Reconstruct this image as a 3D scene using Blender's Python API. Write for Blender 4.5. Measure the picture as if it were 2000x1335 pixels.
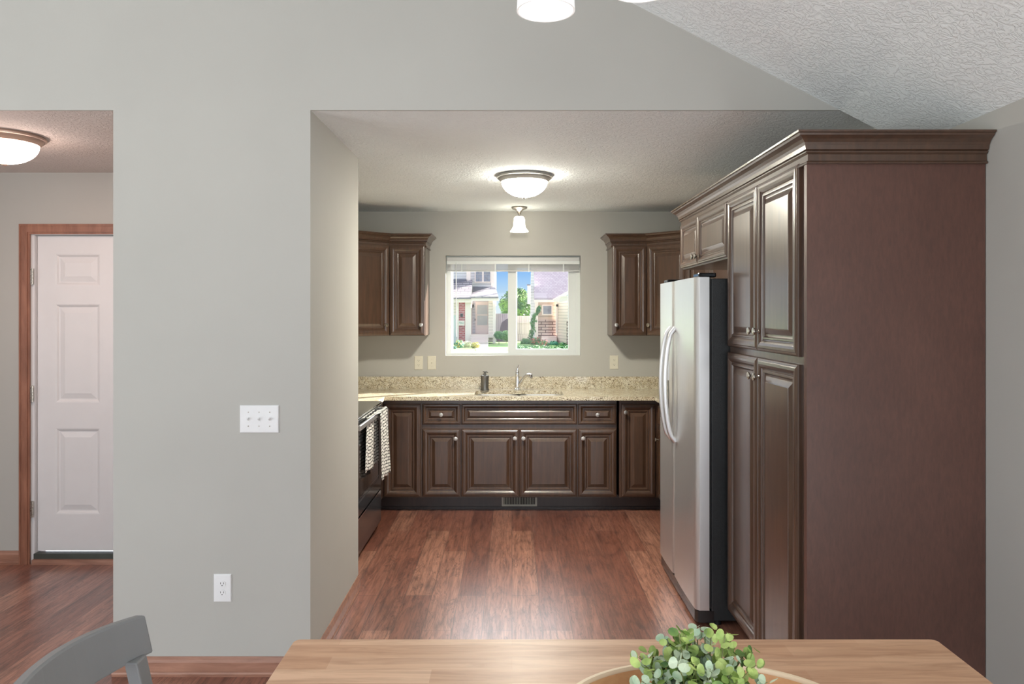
import bpy, math, random
from mathutils import Vector, Matrix
random.seed(7)
PI = math.pi
for o in list(bpy.data.objects): bpy.data.objects.remove(o)
S = bpy.context.scene
COL = S.collection
H = 1.563                    # eye height
F = 1450.0                   # focal length in pixels of the 2000 px frame
# ---------------------------------------------------------------- camera
cam = bpy.data.cameras.new('camera'); cam.sensor_width = 36; cam.lens = 36*F/2000
cam.shift_y = -0.02825; cam.clip_start = .05; cam.clip_end = 400
co = bpy.data.objects.new('camera', cam); COL.objects.link(co)
co.location = (0, 0, H); co.rotation_euler = (PI/2, 0, 0); S.camera = co
# ---------------------------------------------------------------- world
W = bpy.data.worlds.new('sky'); S.world = W; W.use_nodes = True
nt = W.node_tree; nt.nodes.clear()
tc = nt.nodes.new('ShaderNodeTexCoord'); sp = nt.nodes.new('ShaderNodeSeparateXYZ')
rp = nt.nodes.new('ShaderNodeValToRGB'); bg = nt.nodes.new('ShaderNodeBackground'); ow = nt.nodes.new('ShaderNodeOutputWorld')
nt.links.new(tc.outputs['Generated'], sp.inputs[0]); nt.links.new(sp.outputs['Z'], rp.inputs[0])
r2 = nt.nodes.new('ShaderNodeValToRGB'); mr = nt.nodes.new('ShaderNodeMapRange'); mm = nt.nodes.new('ShaderNodeMath'); mm.operation = 'MULTIPLY'
mr.inputs['From Min'].default_value = .15; mr.inputs['From Max'].default_value = .8; mr.inputs['To Min'].default_value = 0; mr.inputs['To Max'].default_value = 1
nt.links.new(sp.outputs['Y'], mr.inputs['Value'])
r2.color_ramp.elements[0].position = .09; r2.color_ramp.elements[0].color = (0, 0, 0, 1); r2.color_ramp.elements[1].position = .28; r2.color_ramp.elements[1].color = (1, 1, 1, 1)
nt.links.new(sp.outputs['Z'], r2.inputs[0]); nt.links.new(r2.outputs[0], mm.inputs[0]); nt.links.new(mr.outputs[0], mm.inputs[1])
mxs = nt.nodes.new('ShaderNodeMixRGB'); mxs.inputs[2].default_value = (9, 9.4, 9.8, 1); nt.links.new(mm.outputs[0], mxs.inputs[0]); nt.links.new(rp.outputs[0], mxs.inputs[1])
nt.links.new(mxs.outputs[0], bg.inputs[0]); nt.links.new(bg.outputs[0], ow.inputs[0])      # the sky is far brighter on the sun's side
e = rp.color_ramp.elements
e[0].position = 0.0; e[0].color = (.80, .93, 1.0, 1)
e[1].position = 1.0; e[1].color = (1.3, 1.45, 1.6, 1)
for p, c in ((.020, (.66, .85, 1.0)), (.040, (.46, .74, 1.08)), (.062, (.25, .56, 1.06)), (.12, (.4, .7, 1.15)), (.3, (1.1, 1.25, 1.45))):
    q = e.new(p); q.color = (*c, 1)
bg.inputs[1].default_value = .66
# ---------------------------------------------------------------- sun and daylight
def lamp(name, kind, loc, energy, color=(1, 1, 1), rot=None, aim=None, **kw):
    l = bpy.data.lights.new(name, kind); l.energy = energy; l.color = color
    for k, v in kw.items(): setattr(l, k, v)
    o = bpy.data.objects.new(name, l); COL.objects.link(o); o.location = loc
    if aim is not None: o.rotation_euler = Vector(aim).to_track_quat('-Z', 'Y').to_euler()
    return o
lamp('sun', 'SUN', (10, 12, 8), 22.0, (1, .94, .86), aim=(-2.0, -1.37, -1.0), angle=math.radians(.6))
# daylight of unseen patio door and side window, tilted up to brighten the ceiling
lamp('patio_daylight', 'AREA', (-.9, -3.35, 1.2), 78, (.93, .97, 1.0), aim=(0, 1, .8), shape='RECTANGLE', size=3.4, size_y=2.1)
lamp('side_window_daylight', 'AREA', (1.69, -.6, 1.15), 100, (.93, .97, 1.0), aim=(-1, .25, .4), shape='RECTANGLE', size=2.6, size_y=2.0)
lamp('left_fill', 'AREA', (-4.15, .4, 1.5), 66, (.95, .98, 1.0), aim=(1, 0, .25), shape='RECTANGLE', size=2.4, size_y=1.4)  # added fill light from the left, brightens the dark right wall
# ---------------------------------------------------------------- exposure
V = S.view_settings; V.view_transform = 'Standard'; V.look = 'None'; V.gamma = 1; V.use_curve_mapping = False; V.exposure = 0.42

# ================================================================ materials
def srgb(r, g, b):
    f = lambda c: (c/255/12.92) if c/255 <= .04045 else ((c/255+.055)/1.055)**2.4
    return (f(r), f(g), f(b), 1)
class M:
    def __init__(s, name, col=(.8, .8, .8, 1), rough=.5, metal=0, coat=0, coat_rough=.1, spec=.5, emis=None, es=0):
        s.m = bpy.data.materials.new(name); s.m.use_nodes = True
        s.n = s.m.node_tree.nodes; s.l = s.m.node_tree.links; s.b = s.n['Principled BSDF']
        b = s.b.inputs
        b['Base Color'].default_value = col; b['Roughness'].default_value = rough; b['Metallic'].default_value = metal
        b['Coat Weight'].default_value = coat; b['Coat Roughness'].default_value = coat_rough; b['Specular IOR Level'].default_value = spec
        if emis: b['Emission Color'].default_value = emis; b['Emission Strength'].default_value = es
    def N(s, t, **kw):
        n = s.n.new('ShaderNode'+t)
        for k, v in kw.items():
            if k in n.inputs: n.inputs[k].default_value = v
            else: setattr(n, k, v)
        return n
    def L(s, a, b): s.l.new(a, b)
    def coords(s, scale=(1, 1, 1), rot=(0, 0, 0)):
        g = s.N('NewGeometry'); mp = s.N('Mapping'); mp.inputs['Scale'].default_value = scale; mp.inputs['Rotation'].default_value = rot
        s.L(g.outputs['Position'], mp.inputs['Vector']); return mp.outputs[0]
    def noise(s, vec, scale=5, detail=4, rough=.55, dist=0):
        n = s.N('TexNoise'); n.inputs['Scale'].default_value = scale; n.inputs['Detail'].default_value = detail
        n.inputs['Roughness'].default_value = rough; n.inputs['Distortion'].default_value = dist
        s.L(vec, n.inputs['Vector']); return n.outputs['Fac']
    def ramp(s, fac, stops):
        r = s.N('ValToRGB'); el = r.color_ramp.elements
        el[0].position, el[0].color = stops[0]; el[1].position, el[1].color = stops[-1]
        for p, c in stops[1:-1]: q = el.new(p); q.color = c
        s.L(fac, r.inputs[0]); return r.outputs[0]
    def mix(s, fac, a, b, mode='MIX'):
        n = s.N('MixRGB'); n.blend_type = mode
        for i, v in zip((0, 1, 2), (fac, a, b)):
            if hasattr(v, 'is_linked') or hasattr(v, 'links'): s.L(v, n.inputs[i])
            else: n.inputs[i].default_value = v
        return n.outputs[0]
    def bump(s, h, strength=.3, dist=.01):
        n = s.N('Bump'); n.inputs['Strength'].default_value = strength; n.inputs['Distance'].default_value = dist
        s.L(h, n.inputs['Height']); s.L(n.outputs[0], s.b.inputs['Normal'])
    def col(s, o): s.L(o, s.b.inputs['Base Color'])
    def rough(s, o): s.L(o, s.b.inputs['Roughness'])
MAT = {}
def simple(key, rgb, rough=.5, var=.04, scale=8, **kw):
    m = M(key.replace('_', ' '), srgb(*rgb), rough, **kw)
    f = m.noise(m.coords(), scale, 3)
    c = srgb(*rgb); a = tuple(max(0, v*(1-var)) for v in c[:3])+(1,); b = tuple(min(1, v*(1+var)) for v in c[:3])+(1,)
    m.col(m.ramp(f, [(.3, a), (.7, b)])); MAT[key] = m.m; return m
# wall paint: warm greige, faint roller texture
m = simple('wall_paint', (175, 173, 167), .75, .02, 2); m.bump(m.noise(m.coords(), 180, 3), .05, .002)
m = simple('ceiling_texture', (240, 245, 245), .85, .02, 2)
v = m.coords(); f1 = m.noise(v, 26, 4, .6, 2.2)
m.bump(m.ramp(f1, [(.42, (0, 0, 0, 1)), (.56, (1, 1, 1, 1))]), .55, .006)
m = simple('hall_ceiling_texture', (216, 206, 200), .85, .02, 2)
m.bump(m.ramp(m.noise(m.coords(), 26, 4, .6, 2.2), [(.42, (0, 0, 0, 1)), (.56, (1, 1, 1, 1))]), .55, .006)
# plank floor
m = M('vinyl plank floor', rough=.45, coat=1.0, coat_rough=.30)
v = m.coords((1, 1, 1), (0, 0, PI/2)); br = m.N('TexBrick'); br.offset = .37; br.offset_frequency = 2; br.squash = 1
br.inputs['Scale'].default_value = 1; br.inputs['Brick Width'].default_value = 1.22; br.inputs['Row Height'].default_value = .148
br.inputs['Mortar Size'].default_value = .0018; br.inputs['Mortar Smooth'].default_value = .2
br.inputs['Color1'].default_value = (0, 0, 0, 1); br.inputs['Color2'].default_value = (1, 1, 1, 1); br.inputs['Mortar'].default_value = (.5, .5, .5, 1)
m.L(v, br.inputs['Vector'])
base = m.ramp(br.outputs['Color'], [(0, srgb(138, 86, 69)), (.5, srgb(162, 107, 88)), (1, srgb(188, 136, 114))])
gr = m.noise(m.coords((22, 1.6, 1)), 1.6, 8, .68, .9)
gr2 = m.noise(m.coords((60, 3.0, 1)), 1.5, 5, .6, .3)
kn = m.noise(m.coords((5, 1.6, 1)), 1.5, 5, .62, 1.6)
c1 = m.mix(.72, base, m.ramp(gr, [(.30, srgb(120, 100, 96)), (.46, srgb(215, 205, 200)), (.66, srgb(255, 255, 255))]), 'MULTIPLY')
c2 = m.mix(.55, c1, m.ramp(gr2, [(.36, srgb(150, 140, 136)), (.55, srgb(255, 255, 255))]), 'MULTIPLY')
c3 = m.mix(.55, c2, m.ramp(kn, [(.30, srgb(120, 96, 92)), (.48, srgb(250, 246, 244)), (.75, srgb(255, 255, 255))]), 'MULTIPLY')
ck = m.noise(m.coords((7, .8, 1)), 1.7, 6, .66, 2.2)
c3 = m.mix(.62, c3, m.ramp(ck, [(.478, srgb(255, 255, 255)), (.492, srgb(96, 70, 64)), (.506, srgb(96, 70, 64)), (.52, srgb(255, 255, 255))]), 'MULTIPLY')
c4 = m.mix(br.outputs['Fac'], c3, srgb(84, 58, 50)); m.col(c4)
m.bump(gr, .12, .003); m.rough(m.ramp(gr, [(.3, (.48,)*3+(1,)), (.7, (.33,)*3+(1,))])); MAT['floor'] = m.m
# dark stained cabinet wood
def wood(key, name, c0, c1, sc=(14, 14, 1.4), rough=.34, coat=.35, cr=.2, bump=.03):
    m = M(name, rough=rough, coat=coat, coat_rough=cr)
    g = m.noise(m.coords(sc), 3, 5, .6, .4); b = m.noise(m.coords(), 2.2, 3, .5)
    c = m.ramp(g, [(.3, c0), (.7, c1)])
    m.col(m.mix(.5, c, m.ramp(b, [(.35, srgb(200, 190, 186)), (.65, srgb(255, 255, 255))]), 'MULTIPLY'))
    m.bump(g, bump, .002); MAT[key] = m.m; return m
wood('cabinet', 'espresso stained maple', srgb(68, 49, 37), srgb(88, 63, 47), rough=.34, coat=.55, cr=.2)
wood('side_panel', 'espresso veneer panel', srgb(82, 54, 45), srgb(97, 64, 53), (30, 30, 8), rough=.5, coat=.12, cr=.35)
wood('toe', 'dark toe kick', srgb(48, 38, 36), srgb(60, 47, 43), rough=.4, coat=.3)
wood('oak', 'stained oak trim', srgb(128, 82, 62), srgb(164, 112, 88), (9, 9, 1.6), .45, .15, .3, .1)
wood('oak_base', 'stained oak baseboard', srgb(140, 98, 80), srgb(176, 130, 108), (1.6, 9, 14), .42, .5, .25, .1)
wood('bowl_wood', 'light turned wood', srgb(196, 140, 92), srgb(220, 172, 124), (6, 2, 9), .5, .1, .3, .04)
# butcher block table
m = M('acacia butcher block', rough=.46, coat=.10, coat_rough=.3)
br = m.N('TexBrick'); br.offset = .43; m.L(m.coords(), br.inputs['Vector'])
br.inputs['Scale'].default_value = 1; br.inputs['Brick Width'].default_value = .42; br.inputs['Row Height'].default_value = .062
br.inputs['Mortar Size'].default_value = .0004; br.inputs['Color1'].default_value = (0, 0, 0, 1); br.inputs['Color2'].default_value = (1, 1, 1, 1); br.inputs['Mortar'].default_value = (.3, .3, .3, 1)
base = m.ramp(br.outputs['Color'], [(0, srgb(190, 146, 114)), (1, srgb(216, 178, 148))])
g = m.noise(m.coords((2.4, 26, 1)), 1.6, 6, .62, .8)
m.col(m.mix(.6, base, m.ramp(g, [(.32, srgb(190, 172, 160)), (.6, srgb(255, 255, 255))]), 'MULTIPLY')); MAT['table'] = m.m
# granite
m = M('speckled tan granite', rough=.16, coat=.3, coat_rough=.05)
v = m.coords(); a = m.noise(v, 26, 6, .7, 1.2); b = m.noise(v, 78, 4, .66, 2.6); c = m.noise(v, 9, 3)
c0 = m.ramp(a, [(.32, srgb(194, 180, 150)), (.5, srgb(222, 215, 192)), (.7, srgb(236, 232, 216))])
c1 = m.mix(1, c0, m.ramp(b, [(.40, srgb(82, 66, 54)), (.445, srgb(170, 152, 134)), (.49, srgb(255, 255, 255))]), 'MULTIPLY')
m.col(m.mix(.35, c1, m.ramp(c, [(.35, srgb(214, 194, 170)), (.65, srgb(255, 255, 255))]), 'MULTIPLY')); MAT['granite'] = m.m
# metals and plastics
def brushed(key, name, rgb, rough, sc, metal=1, mb=.04):
    m = M(name, srgb(*rgb), rough, metal); g = m.noise(m.coords(sc), 4, 4, .6)
    m.rough(m.ramp(g, [(.3, (rough*.85,)*3+(1,)), (.7, (rough*1.2,)*3+(1,))])); m.bump(g, mb, .001); MAT[key] = m.m; return m
brushed('stainless', 'brushed stainless steel', (216, 216, 216), .34, (60, 60, 2), .86, mb=.01)
brushed('chrome', 'polished chrome', (225, 225, 228), .08, (2, 2, 2), mb=0)
brushed('nickel', 'brushed nickel', (186, 180, 170), .28, (20, 20, 20))
brushed('bronze', 'warm brushed nickel', (170, 140, 120), .3, (20, 20, 20))
simple('rim_wood', (232, 210, 180), .5, .03); simple('lamp_metal', (176, 174, 168), .35, .03, metal=.35); simple('lamp_bronze', (176, 150, 134), .35, .03, metal=.35)
brushed('gunmetal', 'pewter grey metal', (120, 118, 114), .32, (30, 30, 2), .9)
m = simple('black_textured', (34, 36, 37), .42, .2, 60); m.bump(m.noise(m.coords(), 260, 2), .5, .002)
simple('black_gloss', (20, 21, 23), .12, .1); simple('black_glass', (30, 28, 26), .06, .1, coat=1)
simple('oven_black', (42, 43, 46), .22, .1, coat=.5)
simple('dark_rubber', (30, 30, 30), .6, .1)
simple('white_plastic', (226, 226, 226), .35, .02); simple('ivory_plastic', (208, 203, 186), .4, .02)
simple('slot', (40, 38, 36), .7, .1); simple('white_vinyl', (208, 212, 210), .4, .01)
simple('blind', (186, 187, 186), .45, .02); simple('door_paint', (214, 212, 212), .45, .015)
simple('chair_paint', (116, 117, 118), .5, .03); simple('vent_metal', (150, 148, 138), .4, .05, metal=.4)
simple('threshold_dark', (60, 64, 58), .4, .2)
m = M('frosted lamp glass', srgb(255, 252, 246), .3, emis=(1, .95, .80, 1), es=490); MAT['lamp_kitchen'] = m.m
m = M('frosted lamp glass side', srgb(255, 252, 246), .3, emis=(1, .96, .84, 1), es=30); MAT['lamp_kitchen_rim'] = m.m
m = M('small frosted lamp glass', srgb(255, 252, 246), .3, emis=(1, .94, .78, 1), es=5.5); MAT['lamp_small'] = m.m
m = M('warm frosted lamp glass', srgb(255, 250, 240), .3, emis=(1, .72, .61, 1), es=90); MAT['lamp_hall'] = m.m
m = M('warm frosted lamp glass side', srgb(255, 250, 240), .3, emis=(1, .78, .68, 1), es=16); MAT['lamp_hall_rim'] = m.m
m = M('white glass shade', srgb(245, 246, 246), .25, emis=(1, .98, .95, 1), es=.2); MAT['shade'] = m.m
m = M('bulb glass', srgb(255, 255, 255), .2, emis=(1, .95, .88, 1), es=2.6); MAT['bulb'] = m.m
# window glass: clear, a fixed share of mirror
m = M('window glass'); m.n.remove(m.b); tr = m.N('BsdfTransparent'); gl = m.N('BsdfGlossy'); gl.inputs['Roughness'].default_value = .02
mx = m.N('MixShader'); mx.inputs[0].default_value = .012; m.L(tr.outputs[0], mx.inputs[1]); m.L(gl.outputs[0], mx.inputs[2])
m.L(mx.outputs[0], m.n['Material Output'].inputs[0]); MAT['glass'] = m.m
# towel: white cloth with a black hatched weave
m = M('hatched towel cloth', rough=.9); br = m.N('TexBrick'); br.offset = .5
cb = m.N('CombineXYZ'); g = m.N('NewGeometry'); s3 = m.N('SeparateXYZ'); m.L(g.outputs['Position'], s3.inputs[0])
m.L(s3.outputs['Y'], cb.inputs['X']); m.L(s3.outputs['Z'], cb.inputs['Y']); m.L(cb.outputs[0], br.inputs['Vector'])
br.inputs['Scale'].default_value = 1; br.inputs['Brick Width'].default_value = .045; br.inputs['Row Height'].default_value = .022; br.inputs['Mortar Size'].default_value = .0028
br.inputs['Color1'].default_value = srgb(225, 222, 216); br.inputs['Color2'].default_value = srgb(236, 234, 228); br.inputs['Mortar'].default_value = srgb(40, 38, 38)
m.col(br.outputs['Color']); MAT['towel'] = m.m
# leaves
def leafm(key, name, a, b, sc=30):
    m = M(name, rough=.5); f = m.noise(m.coords(), sc, 2); m.col(m.ramp(f, [(.35, srgb(*a)), (.65, srgb(*b))]))
    m.b.inputs['Subsurface Weight'].default_value = 0; MAT[key] = m.m; return m
leafm('leaf_green', 'fresh green leaf', (112, 140, 64), (180, 198, 116)); leafm('leaf_grey', 'silvery green leaf', (150, 174, 146), (194, 206, 178))
leafm('leaf_dark', 'deep green leaf', (58, 92, 40), (110, 140, 64)); leafm('stem', 'green stem', (96, 104, 60), (130, 130, 80))
leafm('tree_leaf', 'tree foliage', (44, 96, 46), (128, 166, 62), 1.2); leafm('shrub_leaf', 'shrub foliage', (40, 108, 60), (96, 150, 70), 4)
leafm('gold_leaf', 'yellow green foliage', (150, 150, 60), (226, 214, 120), 3); leafm('teal_leaf', 'blue green foliage', (36, 120, 104), (90, 176, 120), 3)
leafm('red_flower', 'red blooms', (190, 70, 80), (214, 120, 90), 6); leafm('pink_flower', 'magenta blooms', (196, 40, 130), (220, 90, 170), 6)
leafm('yellow_flower', 'orange yellow blooms', (236, 180, 70), (244, 220, 110), 6)
leafm('pale_leaf', 'pale cream foliage', (200, 196, 160), (240, 236, 206), 3)
# exterior
def siding(key, name, rgb, pitch=.2):
    m = M(name, rough=.7); g = m.N('NewGeometry'); s3 = m.N('SeparateXYZ'); m.L(g.outputs['Position'], s3.inputs[0])
    d = m.N('Math', operation='DIVIDE'); d.inputs[1].default_value = pitch; m.L(s3.outputs['Z'], d.inputs[0])
    fr = m.N('Math', operation='FRACT'); m.L(d.outputs[0], fr.inputs[0])
    c = srgb(*rgb); dk = srgb(*[int(x*.84) for x in rgb])
    m.col(m.ramp(fr.outputs[0], [(0, dk), (.13, dk), (.2, c), (1, c)])); m.bump(fr.outputs[0], .4, .02); MAT[key] = m.m
siding('siding_grey', 'pale grey lap siding', (226, 222, 230)); siding('siding_cream', 'cream lap siding', (240, 226, 218)); siding('siding_tan', 'tan lap siding', (214, 190, 176), .26)
def bricks(key, name, c1, c2, mo, w, h, ms, vec='XZ', off=.5):
    m = M(name, rough=.85); g = m.N('NewGeometry'); s3 = m.N('SeparateXYZ'); m.L(g.outputs['Position'], s3.inputs[0]); cb = m.N('CombineXYZ')
    m.L(s3.outputs[vec[0]], cb.inputs['X']); m.L(s3.outputs[vec[1]], cb.inputs['Y'])
    br = m.N('TexBrick'); br.offset = off; m.L(cb.outputs[0], br.inputs['Vector']); br.inputs['Scale'].default_value = 1
    br.inputs['Brick Width'].default_value = w; br.inputs['Row Height'].default_value = h; br.inputs['Mortar Size'].default_value = ms
    br.inputs['Color1'].default_value = srgb(*c1); br.inputs['Color2'].default_value = srgb(*c2); br.inputs['Mortar'].default_value = srgb(*mo)
    m.col(br.outputs['Color']); MAT[key] = m.m
bricks('brick', 'red brick', (196, 96, 100), (170, 70, 80), (225, 205, 205), .3, .12, .012)
bricks('stone', 'stacked ledge stone', (222, 200, 192), (178, 148, 142), (104, 74, 74), .78, .19, .026, off=.37)
bricks('shingle_grey', 'grey shingles', (172, 163, 167), (146, 138, 145), (112, 104, 112), .5, .17, .02)
bricks('shingle_mauve', 'mauve shingles', (186, 173, 181), (172, 157, 168), (150, 136, 147), .22, .11, .010)
simple('shadow_and_cap', (120, 118, 130), .9, .1); simple('fascia', (250, 232, 228), .6, .02); simple('street', (150, 148, 144), .9, .06); simple('concrete', (232, 214, 208), .8, .04)  # first tone serves the painted roof shadows and the chimney cap
simple('garage_door', (222, 230, 234), .5, .02); simple('pane_dark', (150, 150, 164), .15, .2, 3); simple('pane_curtain', (190, 192, 194), .3, .12, 4)
simple('gable_glass', (170, 210, 200), .2, .1); simple('tarp', (64, 52, 72), .7, .2, 2); simple('bark', (110, 90, 70), .9, .2)
simple('curb_edging', (236, 232, 224), .6, .05); simple('sign_ink', (110, 150, 140), .6, .1); simple('iron', (44, 44, 50), .5, .1)
bricks('fence_board', 'whitewashed fence boards', (196, 188, 190), (180, 172, 176), (140, 132, 138), .16, 6, .012)
bricks('fence_grey', 'weathered grey fence boards', (170, 160, 170), (150, 142, 156), (110, 104, 120), .16, 6, .012)
m = simple('lawn', (112, 146, 84), .95, .25, 3); m.bump(m.noise(m.coords(), 30, 3), .5, .05)

# ================================================================ mesh helpers
def bez(n, f): return [f(i/(n-1)) for i in range(n)]
class MB:
    def __init__(s): s.v = []; s.f = []; s.mi = []; s.cur = 0
    def add(s, vs, fs):
        b = len(s.v); s.v += [tuple(v) for v in vs]; s.f += [tuple(b+i for i in f) for f in fs]; s.mi += [s.cur]*len(fs); return s
    def box(s, x0, x1, y0, y1, z0, z1):
        x0, x1 = sorted((x0, x1)); y0, y1 = sorted((y0, y1)); z0, z1 = sorted((z0, z1))
        return s.add([(x0, y0, z0), (x1, y0, z0), (x1, y1, z0), (x0, y1, z0), (x0, y0, z1), (x1, y0, z1), (x1, y1, z1), (x0, y1, z1)],
                     [(0, 3, 2, 1), (4, 5, 6, 7), (0, 1, 5, 4), (1, 2, 6, 5), (2, 3, 7, 6), (3, 0, 4, 7)])
    def rbox(s, x0, x1, y0, y1, z0, z1, r=.004):       # box with chamfered edges in two axes
        return s.prism([(x0+r, y0), (x1-r, y0), (x1, y0+r), (x1, y1-r), (x1-r, y1), (x0+r, y1), (x0, y1-r), (x0, y0+r)], z0, z1, r=r)
    def prism(s, poly, z0, z1, ax='z', r=0):
        n = len(poly)
        def P(a, b, c): return {'z': (a, b, c), 'y': (a, c, b), 'x': (c, a, b)}[ax]
        if r:
            cx = sum(p[0] for p in poly)/n; cy = sum(p[1] for p in poly)/n
            def sh(p): return (p[0]+(r if p[0] < cx else -r), p[1]+(r if p[1] < cy else -r))
            rings = [([sh(p) for p in poly], z0), (poly, z0+r), (poly, z1-r), ([sh(p) for p in poly], z1)]
        else: rings = [(poly, z0), (poly, z1)]
        vs = [P(p[0], p[1], z) for pl, z in rings for p in pl]; k = len(rings)
        fs = [tuple(range(n))[::-1], tuple((k-1)*n+i for i in range(n))]
        for j in range(k-1): fs += [(j*n+i, j*n+(i+1) % n, (j+1)*n+(i+1) % n, (j+1)*n+i) for i in range(n)]
        return s.add(vs, fs)
    def lathe(s, prof, c=(0, 0, 0), n=32, ax='z', sx=1, sy=1, M4=None):
        vs = []; fs = []
        for r, z in prof:
            for i in range(n):
                a = 2*PI*i/n; x, y = r*math.cos(a)*sx, r*math.sin(a)*sy
                p = Vector({'z': (x, y, z), 'y': (x, z, y), 'x': (z, x, y)}[ax])
                if M4 is not None: p = M4 @ p
                vs.append((p.x+c[0], p.y+c[1], p.z+c[2]))
        for j in range(len(prof)-1):
            for i in range(n): fs.append((j*n+i, j*n+(i+1) % n, (j+1)*n+(i+1) % n, (j+1)*n+i))
        if prof[0][0] > 1e-6: fs.append(tuple(range(n))[::-1])
        if prof[-1][0] > 1e-6: fs.append(tuple((len(prof)-1)*n+i for i in range(n)))
        return s.add(vs, fs)
    def open_lathe(s, prof, c=(0, 0, 0), n=32, M4=None, sx=1, sy=1):
        vs = []; fs = []
        for r, z in prof:
            for i in range(n):
                a = 2*PI*i/n; p = Vector((r*math.cos(a)*sx, r*math.sin(a)*sy, z))
                if M4 is not None: p = M4 @ p
                vs.append((p.x+c[0], p.y+c[1], p.z+c[2]))
        for j in range(len(prof)-1):
            for i in range(n): fs.append((j*n+i, j*n+(i+1) % n, (j+1)*n+(i+1) % n, (j+1)*n+i))
        return s.add(vs, fs)
    def tube(s, pts, rad, n=12, flat=1):
        pts = [Vector(p) for p in pts]; rr = rad if isinstance(rad, (list, tuple)) else [rad]*len(pts)
        vs = []; fs = []; up = None
        for i, p in enumerate(pts):
            t = (pts[min(i+1, len(pts)-1)]-pts[max(i-1, 0)]).normalized()
            if up is None: up = Vector((0, 0, 1)) if abs(t.z) < .9 else Vector((0, 1, 0))
            a = t.cross(up).normalized(); b = a.cross(t).normalized(); up = b
            for k in range(n):
                q = 2*PI*k/n; vs.append(tuple(p+a*rr[i]*math.cos(q)+b*rr[i]*flat*math.sin(q)))
        for j in range(len(pts)-1):
            for k in range(n): fs.append((j*n+k, j*n+(k+1) % n, (j+1)*n+(k+1) % n, (j+1)*n+k))
        fs.append(tuple(range(n))[::-1]); fs.append(tuple((len(pts)-1)*n+k for k in range(n)))
        return s.add(vs, fs)
    def panel(s, P, u, n, w, h, prof, back=True):                 # nested rectangles: P lower corner, u along width, n outward
        P, u, n = Vector(P), Vector(u), Vector(n); zz = Vector((0, 0, 1)); vs = []; fs = []
        for a, d in prof:
            for (i, k) in ((a, a), (w-a, a), (w-a, h-a), (a, h-a)): vs.append(tuple(P+u*i+zz*k+n*d))
        for j in range(len(prof)-1):
            for i in range(4): fs.append((j*4+i, j*4+(i+1) % 4, (j+1)*4+(i+1) % 4, (j+1)*4+i))
        fs.append(tuple((len(prof)-1)*4+i for i in range(4)))
        if back: fs.append((3, 2, 1, 0))
        return s.add(vs, fs)
    def sweep(s, path, prof):                           # path in plan, outward on its right, prof (out, z)
        n = len(path); dirs = []
        for i in range(n-1):
            d = Vector((path[i+1][0]-path[i][0], path[i+1][1]-path[i][1])).normalized(); dirs.append(Vector((d.y, -d.x)))
        vs = []; k = len(prof)
        for i, p in enumerate(path):
            if i == 0: m = dirs[0]
            elif i == n-1: m = dirs[-1]
            else: m = dirs[i-1]+dirs[i]; m = m/(m.dot(dirs[i]))
            for o, z in prof: vs.append((p[0]+m.x*o, p[1]+m.y*o, z))
        fs = [(i*k+j, (i+1)*k+j, (i+1)*k+(j+1) % k, i*k+(j+1) % k) for i in range(n-1) for j in range(k)]
        fs += [tuple(range(k)), tuple((n-1)*k+j for j in range(k))[::-1]]
        return s.add(vs, fs)
    def build(s, name, mats, parent=None, smooth=False, bevel=0):
        me = bpy.data.meshes.new(name); off = Vector((0, 0, 0)); q = parent
        while q is not None: off += q.location; q = q.parent
        me.from_pydata([tuple(Vector(v)-off) for v in s.v], [], s.f)
        for k in (mats if isinstance(mats, (list, tuple)) else [mats]): me.materials.append(MAT[k])
        for p, i in zip(me.polygons, s.mi): p.material_index = i
        me.update(); o = bpy.data.objects.new(name, me); COL.objects.link(o); o.parent = parent
        import bmesh
        b = bmesh.new(); b.from_mesh(me); bmesh.ops.recalc_face_normals(b, faces=b.faces); b.to_mesh(me); b.free()
        if smooth:
            for p in me.polygons: p.use_smooth = True
            try: me.set_sharp_from_angle(angle=math.radians(38))
            except Exception: pass
        if bevel:
            bv = o.modifiers.new('bevel', 'BEVEL'); bv.width = bevel; bv.segments = 2; bv.limit_method = 'ANGLE'
        return o
def tag(o, label, cat, group=None, kind=None):
    if label: o['label'] = label
    if cat: o['category'] = cat
    if group: o['group'] = group
    if kind: o['kind'] = kind
    return o
def thing(name, loc, label, cat, group=None):
    o = bpy.data.objects.new(name, None); COL.objects.link(o); o.location = loc; o.empty_display_size = .1
    return tag(o, label, cat, group)
def struct(name, mb, mat, label=None, parent=None, **kw):
    o = mb.build(name, mat, parent, **kw)
    if parent is None: o['kind'] = 'structure'
    if label: o['label'] = label
    return o
def obj(name, mb, mat, label, cat, group=None, kind=None, **kw): return tag(mb.build(name, mat, **kw), label, cat, group, kind)

# ================================================================ room shell
Y1, YB, XR, XK, XH, XL, YS = 3.204, 6.405, 1.715, -1.63, -1.721, -4.3, -3.5
ZC = 2.438; YST = 4.20; XST = -.870; YD = 4.63
def vault(x): return 2.433+.515*(1.425-x)
XRIDGE = -2.0; ZR = vault(XRIDGE)
def vz(x): return vault(x) if x > XRIDGE else ZR-.515*(XRIDGE-x)
struct('floor', MB().box(XL-.1, XR+.1, YS-.1, YB+.1, -.1, 0), 'floor', 'reddish brown wood plank floor')
mb = MB().box(XH, XST, Y1, YST, 0, ZC)
struct('wall_partition', mb, 'wall_paint', 'greige partition wall between hall and kitchen')
struct('wall_left', MB().box(XH, XK, YST, YB, 0, ZC), 'wall_paint')
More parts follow.
